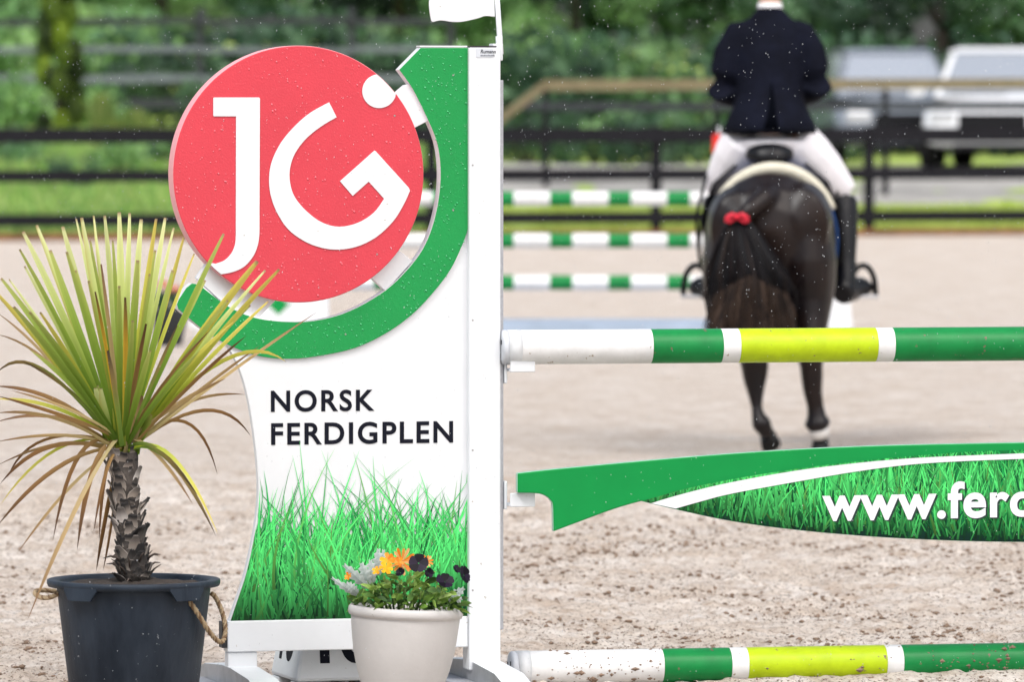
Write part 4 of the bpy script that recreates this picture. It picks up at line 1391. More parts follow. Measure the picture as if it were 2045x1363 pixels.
def cup(py_plate0, py_plate1, py_s0, py_s1, label):
    c = empty('jump_cup', WF.O, WTH)
    x0 = uR + .0145
    box('back_plate', (x0, -.030, pw(py_plate1)), (x0 + .009, .025, pw(py_plate0)), WHITE, c, bevel=.003)
    z0, z1 = pw(py_s1), pw(py_s0)
    # cradle: front lip, floor
    box('cup_lip', (x0 + .010, -.062, z0), (x0 + .088, -.054, z1), WHITE, c, bevel=.003)
    box('cup_floor', (x0 + .0095, -.0535, z0 + .001), (x0 + .086, .04, z0 + .008), WHITE, c, bevel=.002)
    tag(c, label, 'jump cup', 'cups on the jump wing post')
cup(702, 766, 719, 743, 'upper white metal cup carrying the striped pole')
cup(961, 1018, 984, 1012, 'lower white metal cup carrying the green plank')

PR = .0525
def pole(name, O, th, z, bands, label, L=3.5, tilt=0.0, mud=False):
    root = empty(name, (O.x, O.y, z), th)
    root.rotation_euler = (0, tilt, th)
    # bands: (u0,u1,mat)
    for u0, u1, m in bands:
        tube('band', [(u0 + .0004, 0, 0), (u0 + .001, 0, 0), (u1 - .001, 0, 0), (u1 - .0004, 0, 0)], [PR] * 4, m, root, n=40)
    for s, e in ((-1, 0.0), (1, L)):
        tube('end_cap', [(e - s * .0006, 0, 0), (e - s * .040, 0, 0), (e - s * .0405, 0, 0), (e + s * .010, 0, 0), (e + s * .016, 0, 0)][0:1] + [(e + s * .012, 0, 0), (e + s * .018, 0, 0), (e + s * .020, 0, 0)], [PR * 1.004, PR * 1.0, PR * .93, PR * .75], mat('end_cap_plastic', (.62, .65, .70), .45, var=.2, vscale=20), root, n=32)
        for a in range(3):
            an = a * 2.1 + .4
            box('cap_hole', (e + s * .0195 - .0015, .026 * math.cos(an) - .005, .026 * math.sin(an) - .007), (e + s * .0195 + .0015, .026 * math.cos(an) + .005, .026 * math.sin(an) + .007), INK, root, bevel=0)
        tube('cap_sleeve', [(e - s * .001, 0, 0), (e - s * .04, 0, 0)], [PR * 1.018] * 2, mat('sleeve_white', (.70, .72, .74), .45, var=.12, vscale=30), root, n=40)
    if mud:
        rg = np.random.default_rng(91)
        base = np.array([(1, 0, 0), (-1, 0, 0), (0, 1, 0), (0, -1, 0), (0, 0, 1), (0, 0, -1)])
        bf = [(4, 0, 2), (4, 2, 1), (4, 1, 3), (4, 3, 0), (5, 2, 0), (5, 1, 2), (5, 3, 1), (5, 0, 3)]
        V, Fc = [], []
        for i in range(210):
            u = rg.choice([rg.uniform(.1, .45), rg.uniform(.0, L), rg.uniform(1.3, 1.6)])
            a = rg.uniform(-2.9, -.1) if i % 3 else rg.uniform(-2.4, -1.2)
            s = .0022 + .008 * rg.random() ** 6
            c = np.array((u, PR * math.sin(a), PR * math.cos(a)))
            o = len(V)
            for b in base:
                V.append(tuple(c + b * s * rg.uniform(.6, 1.3) * np.array((1.4, 1, 1))))
            Fc += [tuple(o + k for k in f) for f in bf]
        mo = mesh('mud', V, Fc, CLOD, root); mo['kind'] = 'stuff'
    tag(root, label, 'jump pole')
    return root

def bands_for(O, th, off, edges, cols, L):
    fr = Frame(O, th)
    es = [0.0] + [fr.uv(px, py, off)[0] for px, py in edges]
    out = []
    for i, m in enumerate(cols):
        if i < len(es) - 1:
            out.append((es[i], es[i + 1], m))
    last = es[-1]                    # start of the middle green
    out.append((last, L - last, cols[-1]))
    for a, b, m in list(out)[:-1][::-1]:
        out.append((L - b, L - a, m))
    return out
C5 = [PWHITE, PGREEN, PWHITE, PYEL, PWHITE, PGREEN]
zp = PF.uv(1300, 692, 0)[1]
top_b = bands_for(O_P, PTH, -PR * .6, [(1303, 692), (1443, 691), (1478, 691), (1752, 690), (1786, 690)], C5, 3.5)
pole('jump_pole', O_P, PTH, zp, top_b, 'white, green and yellow striped pole resting in the upper cup')
O_G = P(1030, 1335, 20.15); O_G.z = 0
GTH = R(11.5)
g_b = bands_for(O_G, GTH, -PR * .6, [(1325, 1335), (1460, 1332), (1494, 1332), (1770, 1326), (1803, 1325)], C5, 3.5)
pole('ground_pole', O_G, GTH, .050, g_b, 'muddy white, green and yellow striped pole lying on the sand', mud=True)
# sand banked up against the ground pole
rgn = np.random.default_rng(14)
gX = Vector((math.cos(GTH), math.sin(GTH), 0)); gN = Vector((-math.sin(GTH), math.cos(GTH), 0))
nu, nv = 420, 9
VV = []
for i in range(nu):
    u = .55 + (3.3 - .55) * i / (nu - 1)
    amp = .012 * min(1, max(0, (u - .75) / .5)) * (.5 + .9 * float(noise2(np.array(u), np.array(.3), .19, 8))) + .006 * float(noise2(np.array(u), np.array(.7), .03, 9))
    for j in range(nv):
        t = j / (nv - 1)
        yy = -.17 + .15 * t
        z = -.012 + (amp + .012) * math.sin(t * math.pi * .62) * (1 + .35 * float(noise2(np.array(u), np.array(yy * 3), .022, 12)))
        p = O_G + gX * u + gN * yy
        VV.append((p.x, p.y, z))
ii = np.arange(nu * nv).reshape(nu, nv)
bq = np.stack([ii[:-1, :-1].ravel(), ii[1:, :-1].ravel(), ii[1:, 1:].ravel(), ii[:-1, 1:].ravel()], 1)
bm_ = np_mesh('sand_ridge', np.array(VV), bq, SAND, smooth=True)
tag(bm_, 'low ridge of sand pushed up against the ground pole', 'sand', kind='stuff')

# --- plank
O_K = P(1033, 965, 19.95); O_K.z = 0
KF = Frame(O_K, PTH)
plank = empty('jump_plank', O_K, PTH)
KO = -.014
top_px = [(1033, 945.5), (1100, 938), (1163.6, 932), (1327, 917), (1491, 904), (1654, 894.5), (1818, 888.5), (2045, 884)]
bot1 = [(1281, 1002), (1229, 1017), (1163.6, 1041), (1105, 1063)]
notch = [(1105, 1063), (1103.8, 1012), (1100, 1001), (1092.7, 993.5), (1082, 988.5), (1070, 986.5), (1033, 985.5)]
low = [(1281, 1002), (1349, 1018.5), (1463.5, 1042.6), (1600, 1060.8), (1763, 1074.5), (1927, 1082), (2045, 1084)]
UM = 1.72                                  # the plank's middle, beyond the right edge of the picture
def half(px, n=6): return [p for p in crv(KF.uvs(px, KO), n)]
def mirror(pts): return [(2 * UM - u, w) for u, w in reversed(pts)]
T = half(top_px); Bo = crv(KF.uvs(bot1[::-1], KO), 5)[::-1]; No = crv(KF.uvs(notch, KO), 3); Lo = half(low)
# anticlockwise: notch left edge -> lower edge -> middle -> mirrored -> top
lower_left = No[::-1]                       # (left end) ... (1105,1063)
path_low = lower_left + Bo[::-1][1:] + Lo[1:]
topline = T + mirror(T)
outline = path_low + mirror(path_low) + topline[::-1]
dd = [outline[0]]
for p in outline[1:]:
    if math.hypot(p[0] - dd[-1][0], p[1] - dd[-1][1]) > 1e-4: dd.append(p)
if math.hypot(dd[0][0] - dd[-1][0], dd[0][1] - dd[-1][1]) < 1e-4: dd.pop()
PEDGE = mat('plank_edge_highlight', (0.32, 0.58, 0.45), 0.2, var=.2, vscale=20)  # pale colour paints in the sky reflection along the wet plank edge
prism('board', dd, KO, .014, [GREEN2, PEDGE], plank, bevel=.0045)
# printed grass field between the white stripe's upper edge and the lower edge
gup = [(1281, 1002), (1305, 995), (1382, 974), (1491, 952.6), (1600, 936), (1709, 922.6), (1818, 911.7), (1927, 903.5), (2045, 899)]
GU = half(gup, 5); GU = GU + mirror(GU)
GL = half(low, 5); GL = GL + mirror(GL)
gux, guz = np.array([p[0] for p in GU]), np.array([p[1] for p in GU])
glx, glz = np.array([p[0] for p in GL]), np.array([p[1] for p in GL])
def hiF(u): return float(np.interp(u, gux, guz))
def loF(u): return float(np.interp(u, glx, glz)) + .0015
V, Fc, C = [], [], []
N_ = 120
ua, ub = gux[0] + .01, gux[-1] - .01
for i in range(N_ + 1):
    u = ua + (ub - ua) * i / N_
    V += [(u, KO - .0005, loF(u)), (u, KO - .0005, hiF(u))]
    C += [(.001, .018, .014), (.006, .16, .04)]
for i in range(N_):
    Fc.append((2 * i, 2 * i + 2, 2 * i + 3, 2 * i + 1))
mesh('print_ground', V, Fc, PRINT, plank, cols=C)
def kb(u, rg, t): return loF(u) + (hiF(u) - loF(u)) * (rg.random() * .75 if t > .3 else rg.random() * .3) - .005
def kh(u, rg, t): return px_h(rg.uniform(40, 120))
kp = grass_print('grass_print', plank, 5200, lambda rg: rg.uniform(ua, ub), kb, kh, KO - .0008, 3, 83, .0068, lo_fun=loF, hi_fun=hiF, lmin=lambda w: (ua, ub), foot=lambda x, z: .38 + .62 * min(1, max(0, (z - loF(x)) / .12)))
kp['label'] = 'printed photograph of green grass on the plank'
s_up = half([(1300, 1006), (1349, 991), (1436, 969), (1545, 948), (1654, 932), (1818, 916), (2045, 906)], 5)
s_lo = half([(1349, 1016.5), (1400, 1002), (1463.5, 986), (1600, 961), (1709, 942.5), (1818, 928.5), (1927, 921.5), (2045, 917)], 5)
s_up = s_up + mirror(s_up); s_lo = s_lo + mirror(s_lo)
prism('white_stripe', [(u, w) for u, w in s_lo] + [(u, w) for u, w in s_up[::-1]], KO - .0042, KO - .0036, WHITE2, plank)
a = KF.uv(1641, 1042, KO); t = KF.uv(1660, 991, KO)
wi = KF.uv(1888, 1040, KO)[0]
# width of "www." fixes the scale of the whole address
va = np.array(text_poly('www.', .028, 1.07)[0]); vb = np.array(text_poly('www.ferdigplen.no', .028, 1.07)[0])
ratio = (vb[:, 0].max() - vb[:, 0].min()) / (va[:, 0].max() - va[:, 0].min())
uend = a[0] + (wi - a[0]) * ratio
lettering('lettering', 'www.ferdigplen.no', a[0], uend, a[1], t[1], KO - .0052, mat('print_white', (.80, .80, .86), .45), plank, offset=.028, spacing=1.07, fit='w', slope=.008)
lettering('letter_shadow_print', 'www.ferdigplen.no', a[0] + .006, uend + .006, a[1] - .004, t[1] - .004, KO - .0046, mat('print_dark', (.002, .03, .02), .45), plank, offset=.028, spacing=1.07, fit='w', slope=.008)
tag(plank, 'green plank printed with grass and a white web address, hanging in the lower cup', 'plank')

# ================================================================== NUMBER MARKER
def marker():
    d = 20.13
    b = P(665, 1352, d)
    root = empty('number_marker', (b.x, d, 0), R(16.5))
    WM = mat('marker_plastic', (.72, .75, .77), .4, var=.1, vscale=6, speck=((.35, .3, .24), 50, .72))
    hb, ht, H = .158, .115, .30
    v = []
    for h, z in ((hb, .024), (ht, H)):
        v += [(-h, -h, z), (h, -h, z), (h, h, z), (-h, h, z)]
    mesh('body', v, [(0, 1, 5, 4), (1, 2, 6, 5), (2, 3, 7, 6), (3, 0, 4, 7), (4, 5, 6, 7), (3, 2, 1, 0)], WM, root, bevel=.012)
    for sx in (-1, 1):
        for sy in (-1, 1):
            box('foot', (sx * (hb - .045) - .04, sy * (hb - .045) - .04, 0), (sx * (hb - .045) + .04, sy * (hb - .045) + .04, .0235), WM, root, bevel=.003)
    sl_ = math.atan((hb - ht) / (H - .012))
    for rz in (0, -90, 90, 180):
        t = empty('number_face', (0, 0, 0), R(rz), root)
        vv, ff = text_poly('10', .03, 1.0)
        a_ = np.array(vv)
        k = .155 / (a_[:, 1].max() - a_[:, 1].min())
        cx_ = (a_[:, 0].max() + a_[:, 0].min()) / 2
        z0 = .078
        pts = []
        for p in vv:
            z = z0 + (p[1] - a_[:, 1].min()) * k
            y = -(hb - (hb - ht) * (z - .012) / (H - .012)) - .002
            pts.append(((p[0] - cx_) * k * .95, y, z))
        mesh('digits', pts, ff, INK, t)
    tag(root, 'white plastic number marker reading 10 behind the base rail', 'number marker')
marker()

# ================================================================== POTTED PALM
PD = 19.15
pb = P(267, 1165, PD)
tubx, tubz = pb.x, .40
POT = mat('black_tub_plastic', (0.008, 0.014, 0.024), 0.5, spec=0.25, vscale=9, col2=(0.026, 0.037, 0.054), bump=0.15, bscale=60, speck=((.32, .34, .36), 70, .715), stretch=(1, 1, .35))
tubo = empty('plant_tub', (tubx, PD, 0))
sP = S(PD)
zr = CAMZ - (1158 - HOR) / sP
Rr = 347 / sP / 2
lathe('tub_wall', [(0, .004), (.172, .004), (.180, .012), (Rr * .885, zr - .03), (Rr * .90, zr - .012), (Rr * .86, zr - .012), (Rr * .85, zr - .05), (0, zr - .05)], POT, tubo, n=64)
lathe('rim', [(Rr * .885, zr - .024), (Rr * .985, zr - .020), (Rr, zr - .012), (Rr, zr - .002), (Rr * .985, zr), (Rr * .90, zr - .001), (Rr * .872, zr - .006), (Rr * .872, zr - .024)], POT, tubo, n=64)
for a0, a1 in ((-140, -112), (-62, -33), (35, 65), (115, 145)):
    V, Fc = [], []
    k = 12
    for i in range(k + 1):
        a = R(a0 + (a1 - a0) * i / k)
        dz = .034 if 1 < i < k - 1 else (.018 if i in (1, k - 1) else .004)
        for rr, z in ((Rr * .995, zr - .012), (Rr * 1.0, zr - .018 - dz), (Rr * .965, zr - .018 - dz), (Rr * .95, zr - .012)):
            V.append((rr * math.cos(a), rr * math.sin(a), z))
    for i in range(k):
        for j in range(4):
            Fc.append((4 * i + j, 4 * i + (j + 1) % 4, 4 * i + 4 + (j + 1) % 4, 4 * i + 4 + j))
    Fc += [(0, 1, 2, 3), tuple(4 * k + q for q in (3, 2, 1, 0))]
    mesh('rim_grip', V, Fc, POT, tubo, fix=True, bevel=.002)
ROPE = mat('rope_fibre', (0.44, 0.33, 0.20), 0.9, var=0.3, vscale=60)
ROPE2 = mat('rope_fibre_dark', (0.24, 0.15, 0.08), 0.9, var=0.3, vscale=60)
def rope(pts, r, parent):
    c = crv(pts, 14)
    root = empty('rope_handle', (0, 0, 0), 0, parent)
    n = len(c)
    for s in range(3):
        path = []
        for i, p in enumerate(c):
            t = (Vector(c[min(i + 1, n - 1)]) - Vector(c[max(i - 1, 0)])).normalized()
            a = t.cross(Vector((0, 1, .2))).normalized(); b = t.cross(a)
            an = i * .62 + s * 2.094
            path.append(Vector(p) + a * (r * .55 * math.cos(an)) + b * (r * .55 * math.sin(an)))
        tube('strand', path, r * .56, ROPE if s else ROPE2, root, n=6)
    return root
def tl(px, py, y): # tub-local point
    p = P(px, py, PD + y); return (p.x - tubx, y, p.z)
rope([tl(361, 1180, -.125), tl(372, 1194, -.14), tl(392, 1222, -.13), tl(416, 1260, -.10), tl(434, 1281, -.06), tl(446, 1280, -.02), tl(450, 1255, .02), tl(443, 1222, .05), tl(431, 1195, .07), tl(422, 1186, .07)], .0072, tubo)
rope([tl(118, 1186, -.05), tl(100, 1194, -.03), tl(82, 1194, .02), tl(70, 1186, .06), tl(80, 1180, .12), tl(112, 1182, .14)], .0072, tubo)
SOIL = mat('potting_soil', (0.045, 0.033, 0.026), 0.95, var=0.6, vscale=30, bump=0.8, bscale=90)
n_ = 30
V = [(0, 0, zr - .012)]; Fc = []
for j in range(1, 7):
    for k in range(n_):
        a = 6.2832 * k / n_; r = Rr * .848 * j / 6
        V.append((r * math.cos(a), r * math.sin(a), zr - .018 + .016 * (1 - j / 6) ** .5 + random.uniform(-.004, .006) * (j < 6)))
for k in range(n_): Fc.append((0, 1 + k, 1 + (k + 1) % n_))
for j in range(5):
    for k in range(n_):
        Fc.append((1 + j * n_ + k, 1 + (j + 1) * n_ + k, 1 + (j + 1) * n_ + (k + 1) % n_, 1 + j * n_ + (k + 1) % n_))
mesh('soil', V, Fc, SOIL, tubo, smooth=True, fix=True)
tag(tubo, 'black plastic tub with rope handles holding the palm', 'tub')

palm = empty('palm_plant', (tubx, PD, zr - .012))
PO = palm.location.copy()
TRUNKM = mat('palm_trunk', (0.07, 0.058, 0.05), 0.95, var=0.6, vscale=40, bump=0.7, bscale=90)
def pl(px, py, y=0.0):
    return P(px, py, PD + y) - PO
trunk_path = [pl(267, 1158), pl(266, 1130), pl(258, 1060), pl(250, 980), pl(246, 905)]
tr_rad = [.050, .042, .038, .037, .044]
tube('trunk', trunk_path, tr_rad, TRUNKM, palm, n=20)
SCALE_M = mat('leaf_base_fibre', (0, 0, 0), 0.85, attr='Col', bump=.4, bscale=150)
def scale_mesh(seed, base_c, tip_c):
    rg = random.Random(seed)
    V, C = [], []
    L = 1.0
    prof = [(0, .50), (.25, .55), (.5, .50), (.75, .36), (.92, .26 + rg.uniform(-.05, .1)), (1.0, .14 + rg.uniform(0, .14))]
    for i, (t, w) in enumerate(prof):
        lift = .10 + .22 * t ** 2
        for s in (-1, 0, 1):
            V.append((s * w * (1 + rg.uniform(-.1, .1)), -lift - (.10 if s == 0 else 0), t * L + rg.uniform(-.03, .03) * (i > 3)))
            k = min(1, max(0, (t - .35) / .5))
            C.append([base_c[j] * (1 - k) + tip_c[j] * k for j in range(3)])
    Fc = [(3 * i + j, 3 * i + j + 1, 3 * i + j + 4, 3 * i + j + 3) for i in range(len(prof) - 1) for j in range(2)]
    o = mesh('leaf_scale', V, Fc, SCALE_M, None, cols=C)
    o.modifiers.new('s', 'SOLIDIFY').thickness = .12
    dg = bpy.context.evaluated_depsgraph_get()
    me = bpy.data.meshes.new_from_object(o.evaluated_get(dg))
    bpy.data.objects.remove(o)
    return me
pale = (.66, .61, .57); tan = (.42, .36, .31); dark = (.020, .018, .018); mid = (.12, .105, .095)
scales = [scale_mesh(1, pale, dark), scale_mesh(2, tan, dark), scale_mesh(3, tan, mid), scale_mesh(4, mid, dark), scale_mesh(5, pale, mid), scale_mesh(6, dark, dark)]
rg = random.Random(11)
tp = [Vector(p) for p in crv([tuple(p) for p in trunk_path], 8)]
for i in range(165):
    t = (i + .5) / 165
    q = tp[min(len(tp) - 1, int(t * (len(tp) - 1)))]
    a = i * 2.39996 + rg.uniform(-.25, .25)
    rr = np.interp(t, [0, .2, .5, .8, 1], [.044, .038, .036, .035, .041])
    me = scales[rg.choice([0, 1, 2, 4, 1] if t > .55 else [1, 3, 3, 5, 2, 3, 5])]
    o = link(bpy.data.objects.new('leaf_scale', me))
    o.parent = palm
    up = .85 if t > .12 else .6
    o.location = q + Vector((rr * math.cos(a) * .80, rr * math.sin(a) * .80, -.012))
    s = rg.uniform(.034, .055)
    o.scale = (s * .75, s * .6, s * rg.uniform(.8, 1.3))
    tilt = rg.uniform(0, .35) + (.5 if rg.random() < .10 else 0)
    o.rotation_euler = (Matrix.Rotation(a + math.pi / 2, 3, 'Z') @ Matrix.Rotation(tilt, 3, 'X') @ Matrix.Rotation(rg.uniform(-.3, .3), 3, 'Y')).to_euler()
# shreds at the foot of the trunk
for i in range(26):
    a = rg.uniform(0, 6.28); L = rg.uniform(.02, .055)
    q = tp[0] + Vector((.045 * math.cos(a), .045 * math.sin(a), rg.uniform(.0, .07)))
    e = q + Vector((L * math.cos(a) * .8, L * math.sin(a), rg.uniform(-.01, .04)))
    tube('bark_shred', [q, q.lerp(e, .5) + Vector((0, 0, .006)), e], [.0035, .003, .001], mat('shred', (.08, .06, .05), .9), palm, n=5)

PLEAF = mat('palm_leaf', (0, 0, 0), 0.4, attr='Col', transl=0.28, spec=.25)
GRN = dict(
    g=[(.17, .27, .02), (.31, .43, .06), (.54, .62, .20), (.68, .70, .34)],      # green to pale
    d=[(.10, .19, .015), (.17, .28, .03), (.28, .39, .06), (.44, .48, .13)],      # deeper green
    y=[(.22, .29, .02), (.36, .42, .04), (.56, .54, .09), (.64, .52, .12)],      # yellowing
    b=[(.30, .21, .07), (.33, .20, .075), (.27, .14, .05), (.09, .045, .025)],    # brown, dead
    t=[(.42, .36, .15), (.48, .37, .18), (.45, .31, .14), (.20, .11, .06)],       # tan, dead
    k=[(.12, .21, .03), (.20, .30, .05), (.28, .20, .07), (.06, .04, .03)],       # green with a dark end
    o=[(.16, .24, .03), (.50, .36, .03), (.55, .33, .03), (.10, .06, .03)])       # yellow orange streak
def leaf(tip, kind, wpx, ctrl=None, y=0.0, base=None, cut=True, roll=None, y2=None, n=12):
    rg = random
    bx, by = base or (246 + (tip[0] - 246) * .07, 892 - 14 * random.random())
    p0 = pl(bx, by, y * .12)
    p2 = pl(tip[0], tip[1], y)
    if ctrl: p1 = pl(ctrl[0], ctrl[1], y2 if y2 is not None else y * .55)
    else: p1 = p0.lerp(p2, .5) + Vector((random.uniform(-.008, .008), 0, .012 + abs(p2.x - p0.x) * .05))
    w = wpx / sP * (.68 if wpx > 12 else .8)
    view = Vector((0, -1, .05))
    roll = random.uniform(-.75, .75) if roll is None else roll
    V, C = [], []
    pal = np.array(GRN[kind]) * random.uniform(.88, 1.14)
    edge = random.choice([0, 0, 0, 1])
    ts = [i / n for i in range(n)] + [.975, 1.0]
    n = n + 1
    for t in ts:
        p = p0 * (1 - t) ** 2 + p1 * 2 * t * (1 - t) + p2 * t * t
        d = ((p1 - p0) * (1 - t) + (p2 - p1) * t).normalized()
        s = d.cross(view)
        if s.length < .2: s = d.cross(Vector((1, 0, 0)))
        s.normalize()
        s = Matrix.Rotation(roll, 3, d) @ s
        nr = s.cross(d)
        prof = np.interp(t, [0, .15, .45, .8, .96, 1], [.95, .70, 1.0, .80, .46 if cut else .22, .38 if cut else .03])
        hw = w * .5 * prof
        k = t * 3
        a = int(min(2, k)); f = k - a
        c = pal[a] * (1 - f) + pal[a + 1] * f
        if kind in 'gdy' and t > .98: c = np.array((.36, .24, .15))
        ce = c * (1.12 if not edge else .9)
        if edge and kind in 'gdy' and t > .3: ce = c * .5 + np.array((.45, .34, .06)) * .5
        V += [p - s * hw, p + nr * hw * .28, p + s * hw]
        C += [ce, c * .93, c * 1.03]
    Fc = [(3 * i + j, 3 * i + j + 1, 3 * i + j + 4, 3 * i + j + 3) for i in range(n) for j in range(2)]
    return mesh('leaf', V, Fc, PLEAF, palm, smooth=True, cols=C)

up_leaves = [  # tip x, tip y, kind, width px, depth
    (46, 463, 'g', 24, -.05), (73, 450, 'g', 22, .10), (125, 453, 'g', 24, .05), (39, 498, 'd', 20, -.12), (152, 437, 'g', 14, .18),
    (163, 435, 'g', 24, .02), (187, 431, 'g', 14, .15), (209, 431, 'g', 24, .08), (238, 424, 'g', 26, -.02), (259, 426, 'g', 20, .16),
    (282, 438, 'g', 24, .06), (312, 437, 'y', 20, -.04), (330, 435, 'g', 20, .14), (347, 455, 'g', 12, .20), (367, 474, 'y', 20, .08),
    (388, 507, 'y', 15, .15), (447, 467, 'd', 20, -.06), (514, 522, 'y', 30, -.14), (530, 540, 'g', 14, .02), (558, 538, 'y', 24, -.10),
    (536, 602, 'y', 14, .12), (354, 650, 'k', 15, -.20), (292, 647, 'b', 12, -.26), (250, 594, 'o', 18, -.30), (238, 571, 'd', 22, -.22),
    (177, 561, 'd', 20, -.26), (190, 583, 'o', 10, -.30), (133, 503, 'd', 24, -.20), (202, 528, 't', 12, -.10), (299, 547, 'd', 16, -.16),
    (49, 532, 'g', 20, .10), (59, 624, 'd', 22, -.24), (80, 624, 'y', 18, -.18), (2, 556, 'd', 26, -.14), (-12, 580, 'y', 22, .05),
    (18, 558, 'g', 10, .22), (27, 613, 'd', 24, -.28), (275, 520, 'd', 26, -.12), (225, 480, 'd', 22, .0), (100, 500, 'd', 24, .02),
    (180, 480, 'd', 22, .10), (310, 500, 'd', 22, .06), (345, 540, 'd', 22, -.02), (410, 560, 'd', 20, .05), (455, 600, 'd', 20, -.12),
    (70, 560, 'd', 22, .12), (150, 540, 'd', 24, -.12), (265, 640, 'd', 20, -.34), (215, 700, 'k', 18, -.36), (300, 700, 'd', 20, -.34), (430, 640, 'y', 16, .1), (390, 600, 'g', 16, .16),
    (485, 590, 'g', 12, .05), (500, 610, 'd', 16, -.05)]
for x, y, k, w, dy in up_leaves:
    leaf((x, y), k, w, y=dy)
side = [  # tip, kind, width, control, depth
    ((632, 624), 't', 13, (430, 760), -.10), ((492, 671), 'b', 13, (380, 760), -.16), ((572, 724), 'y', 11, (470, 640), -.12), ((490, 789), 't', 10, (380, 775), .05),
    ((500, 871), 'b', 10, (430, 760), .08), ((450, 757), 't', 12, (350, 800), -.1), ((420, 660), 'b', 13, (330, 750), -.2), ((520, 690), 't', 9, (380, 790), .0),
    ((400, 700), 'd', 18, (320, 780), -.24), ((470, 640), 'y', 18, (350, 740), -.2),
    ((434, 948), 'b', 10, (390, 770), .05), ((431, 1071), 'k', 15, (330, 850), -.14), ((385, 1008), 't', 14, (310, 880), -.10), ((436, 1070), 'y', 11, (340, 840), -.16), ((395, 990), 'k', 14, (300, 850), -.12),
    ((-8, 748), 'k', 14, (60, 660), -.14), ((-15, 772), 'b', 12, (110, 770), -.1), ((-15, 798), 'y', 14, (110, 790), -.16), ((-10, 826), 't', 13, (110, 810), -.2), ((-8, 668), 't', 8, (110, 690), .1),
    ((-6, 625), 't', 9, (90, 690), .16), ((-12, 845), 'b', 11, (120, 800), .0), ((-10, 884), 't', 9, (150, 850), -.05), ((0, 968), 'b', 12, (90, 850), .06), ((-8, 1055), 'b', 12, (110, 900), -.1),
    ((34, 1107), 't', 11, (150, 940), .0), ((55, 1240), 't', 15, (170, 950), -.20), ((106, 1079), 'b', 14, (150, 830), -.06), ((154, 1100), 'b', 17, (180, 880), -.10),
    ((187, 1064), 'b', 14, (212, 900), -.12), ((198, 1080), 'b', 10, (205, 900), .04), ((192, 1142), 'b', 16, (215, 1000), .05), ((206, 1140), 'b', 7, (225, 1050), .08),
    ((0, 1010), 'y', 8, (110, 850), .1), ((15, 955), 'b', 9, (60, 840), .14), ((-5, 930), 't', 8, (130, 860), .12), ((60, 700), 'd', 18, (150, 760), -.22), ((40, 720), 'k', 14, (140, 760), -.2),
    ((-10, 790), 'b', 10, (140, 830), -.22), ((20, 780), 't', 9, (150, 810), -.25)]
for tip, k, w, c, dy in side:
    leaf(tip, k, w, ctrl=c, y=dy, cut=False, base=(246 + (c[0] - 246) * .12, 880 + random.uniform(-10, 22)))
# sheath at the crown's foot
for i in range(14):
    a = i * 2.4
    x = 246 + 24 * math.cos(a)
    leaf((246 + 60 * math.cos(a), 800 + 30 * math.sin(a * 1.7)), 'dgyt'[i % 4], 30, y=-.05 * math.sin(a) - .03, base=(x, 906))
tag(palm, 'spiky palm with green and withered brown leaves in the black tub', 'palm')

# ================================================================== FLOWER POT
QD = 19.25
sQ = S(QD)
qb = P(801, 1218, QD)
qz = qb.z
CREAM = mat('cream_pot', (0.56, 0.54, 0.525), 0.55, var=0.10, vscale=6, speck=((.2, .17, .13), 60, .745), bump=.08, bscale=60)
RQ = 229 / sQ / 2
fp = empty('flower_pot', (qb.x, QD, 0))
pot = lathe('pot', [(0, .004), (.085, .004), (.098, .012), (.115, .06), (.135, .12), (.149, .18), (.155, .23), (RQ * .955, qz - .022), (RQ * .955, qz - .021), (RQ * .99, qz - .018), (RQ * 1.01, qz - .008), (RQ * 1.0, qz + .004), (RQ * .965, qz + .010), (RQ * .93, qz + .008), (RQ * .90, qz - .01), (RQ * .89, qz - .03), (0, qz - .028)], CREAM, fp, n=64)
pot.rotation_euler = (0, R(2.6), 0)
mesh('soil', [(RQ * .885 * math.cos(a), RQ * .885 * math.sin(a), qz - .016 - math.cos(a) * .006) for a in np.linspace(0, 6.2832, 33)[:-1]], [tuple(range(32))], SOIL, fp)
tag(fp, 'cream rounded flower pot standing in front of the wing', 'flower pot')

fl = empty('flower_arrangement', (qb.x, QD, qz - .012))
FO = fl.location.copy()
def ql(px, py, y=0.0): return P(px, py, QD + y) - FO
FLEAF = mat('flower_leaf', (0, 0, 0), 0.5, attr='Col', transl=0.2, spec=.2)
def blade(base, tip, w, col, side=None, n=5, sag=.15, name='leaf'):
    base, tip = Vector(base), Vector(tip)
    d = tip - base
    L = d.length
    side = side or Vector((random.uniform(-1, 1), random.uniform(-.6, .6), random.uniform(-.4, .4)))
    s = d.cross(side)
    if s.length < 1e-5: s = Vector((1, 0, 0))
    s.normalize()
    nr = s.cross(d).normalized()
    V, C = [], []
    for i in range(n + 1):
        t = i / n
        p = base + d * t - Vector((0, 0, sag * L * (t - .5) ** 2 * 2)) + Vector((0, 0, sag * L * .5))
        hw = w * .5 * (math.sin(math.pi * min(1, .12 + t * .88)) ** .8 + .03)
        V += [p - s * hw, p - nr * hw * .3, p + s * hw]
        c = np.array(col) * (.8 + .4 * t)
        C += [c, c * .8, c * 1.1]
    Fc = [(3 * i + j, 3 * i + j + 1, 3 * i + j + 4, 3 * i + j + 3) for i in range(n) for j in range(2)]
    return mesh(name, V, Fc, FLEAF, fl, smooth=True, cols=C)
rg = random.Random(17)
greens = [(.15, .28, .045), (.24, .38, .08), (.09, .18, .04), (.045, .10, .025), (.30, .42, .13)]
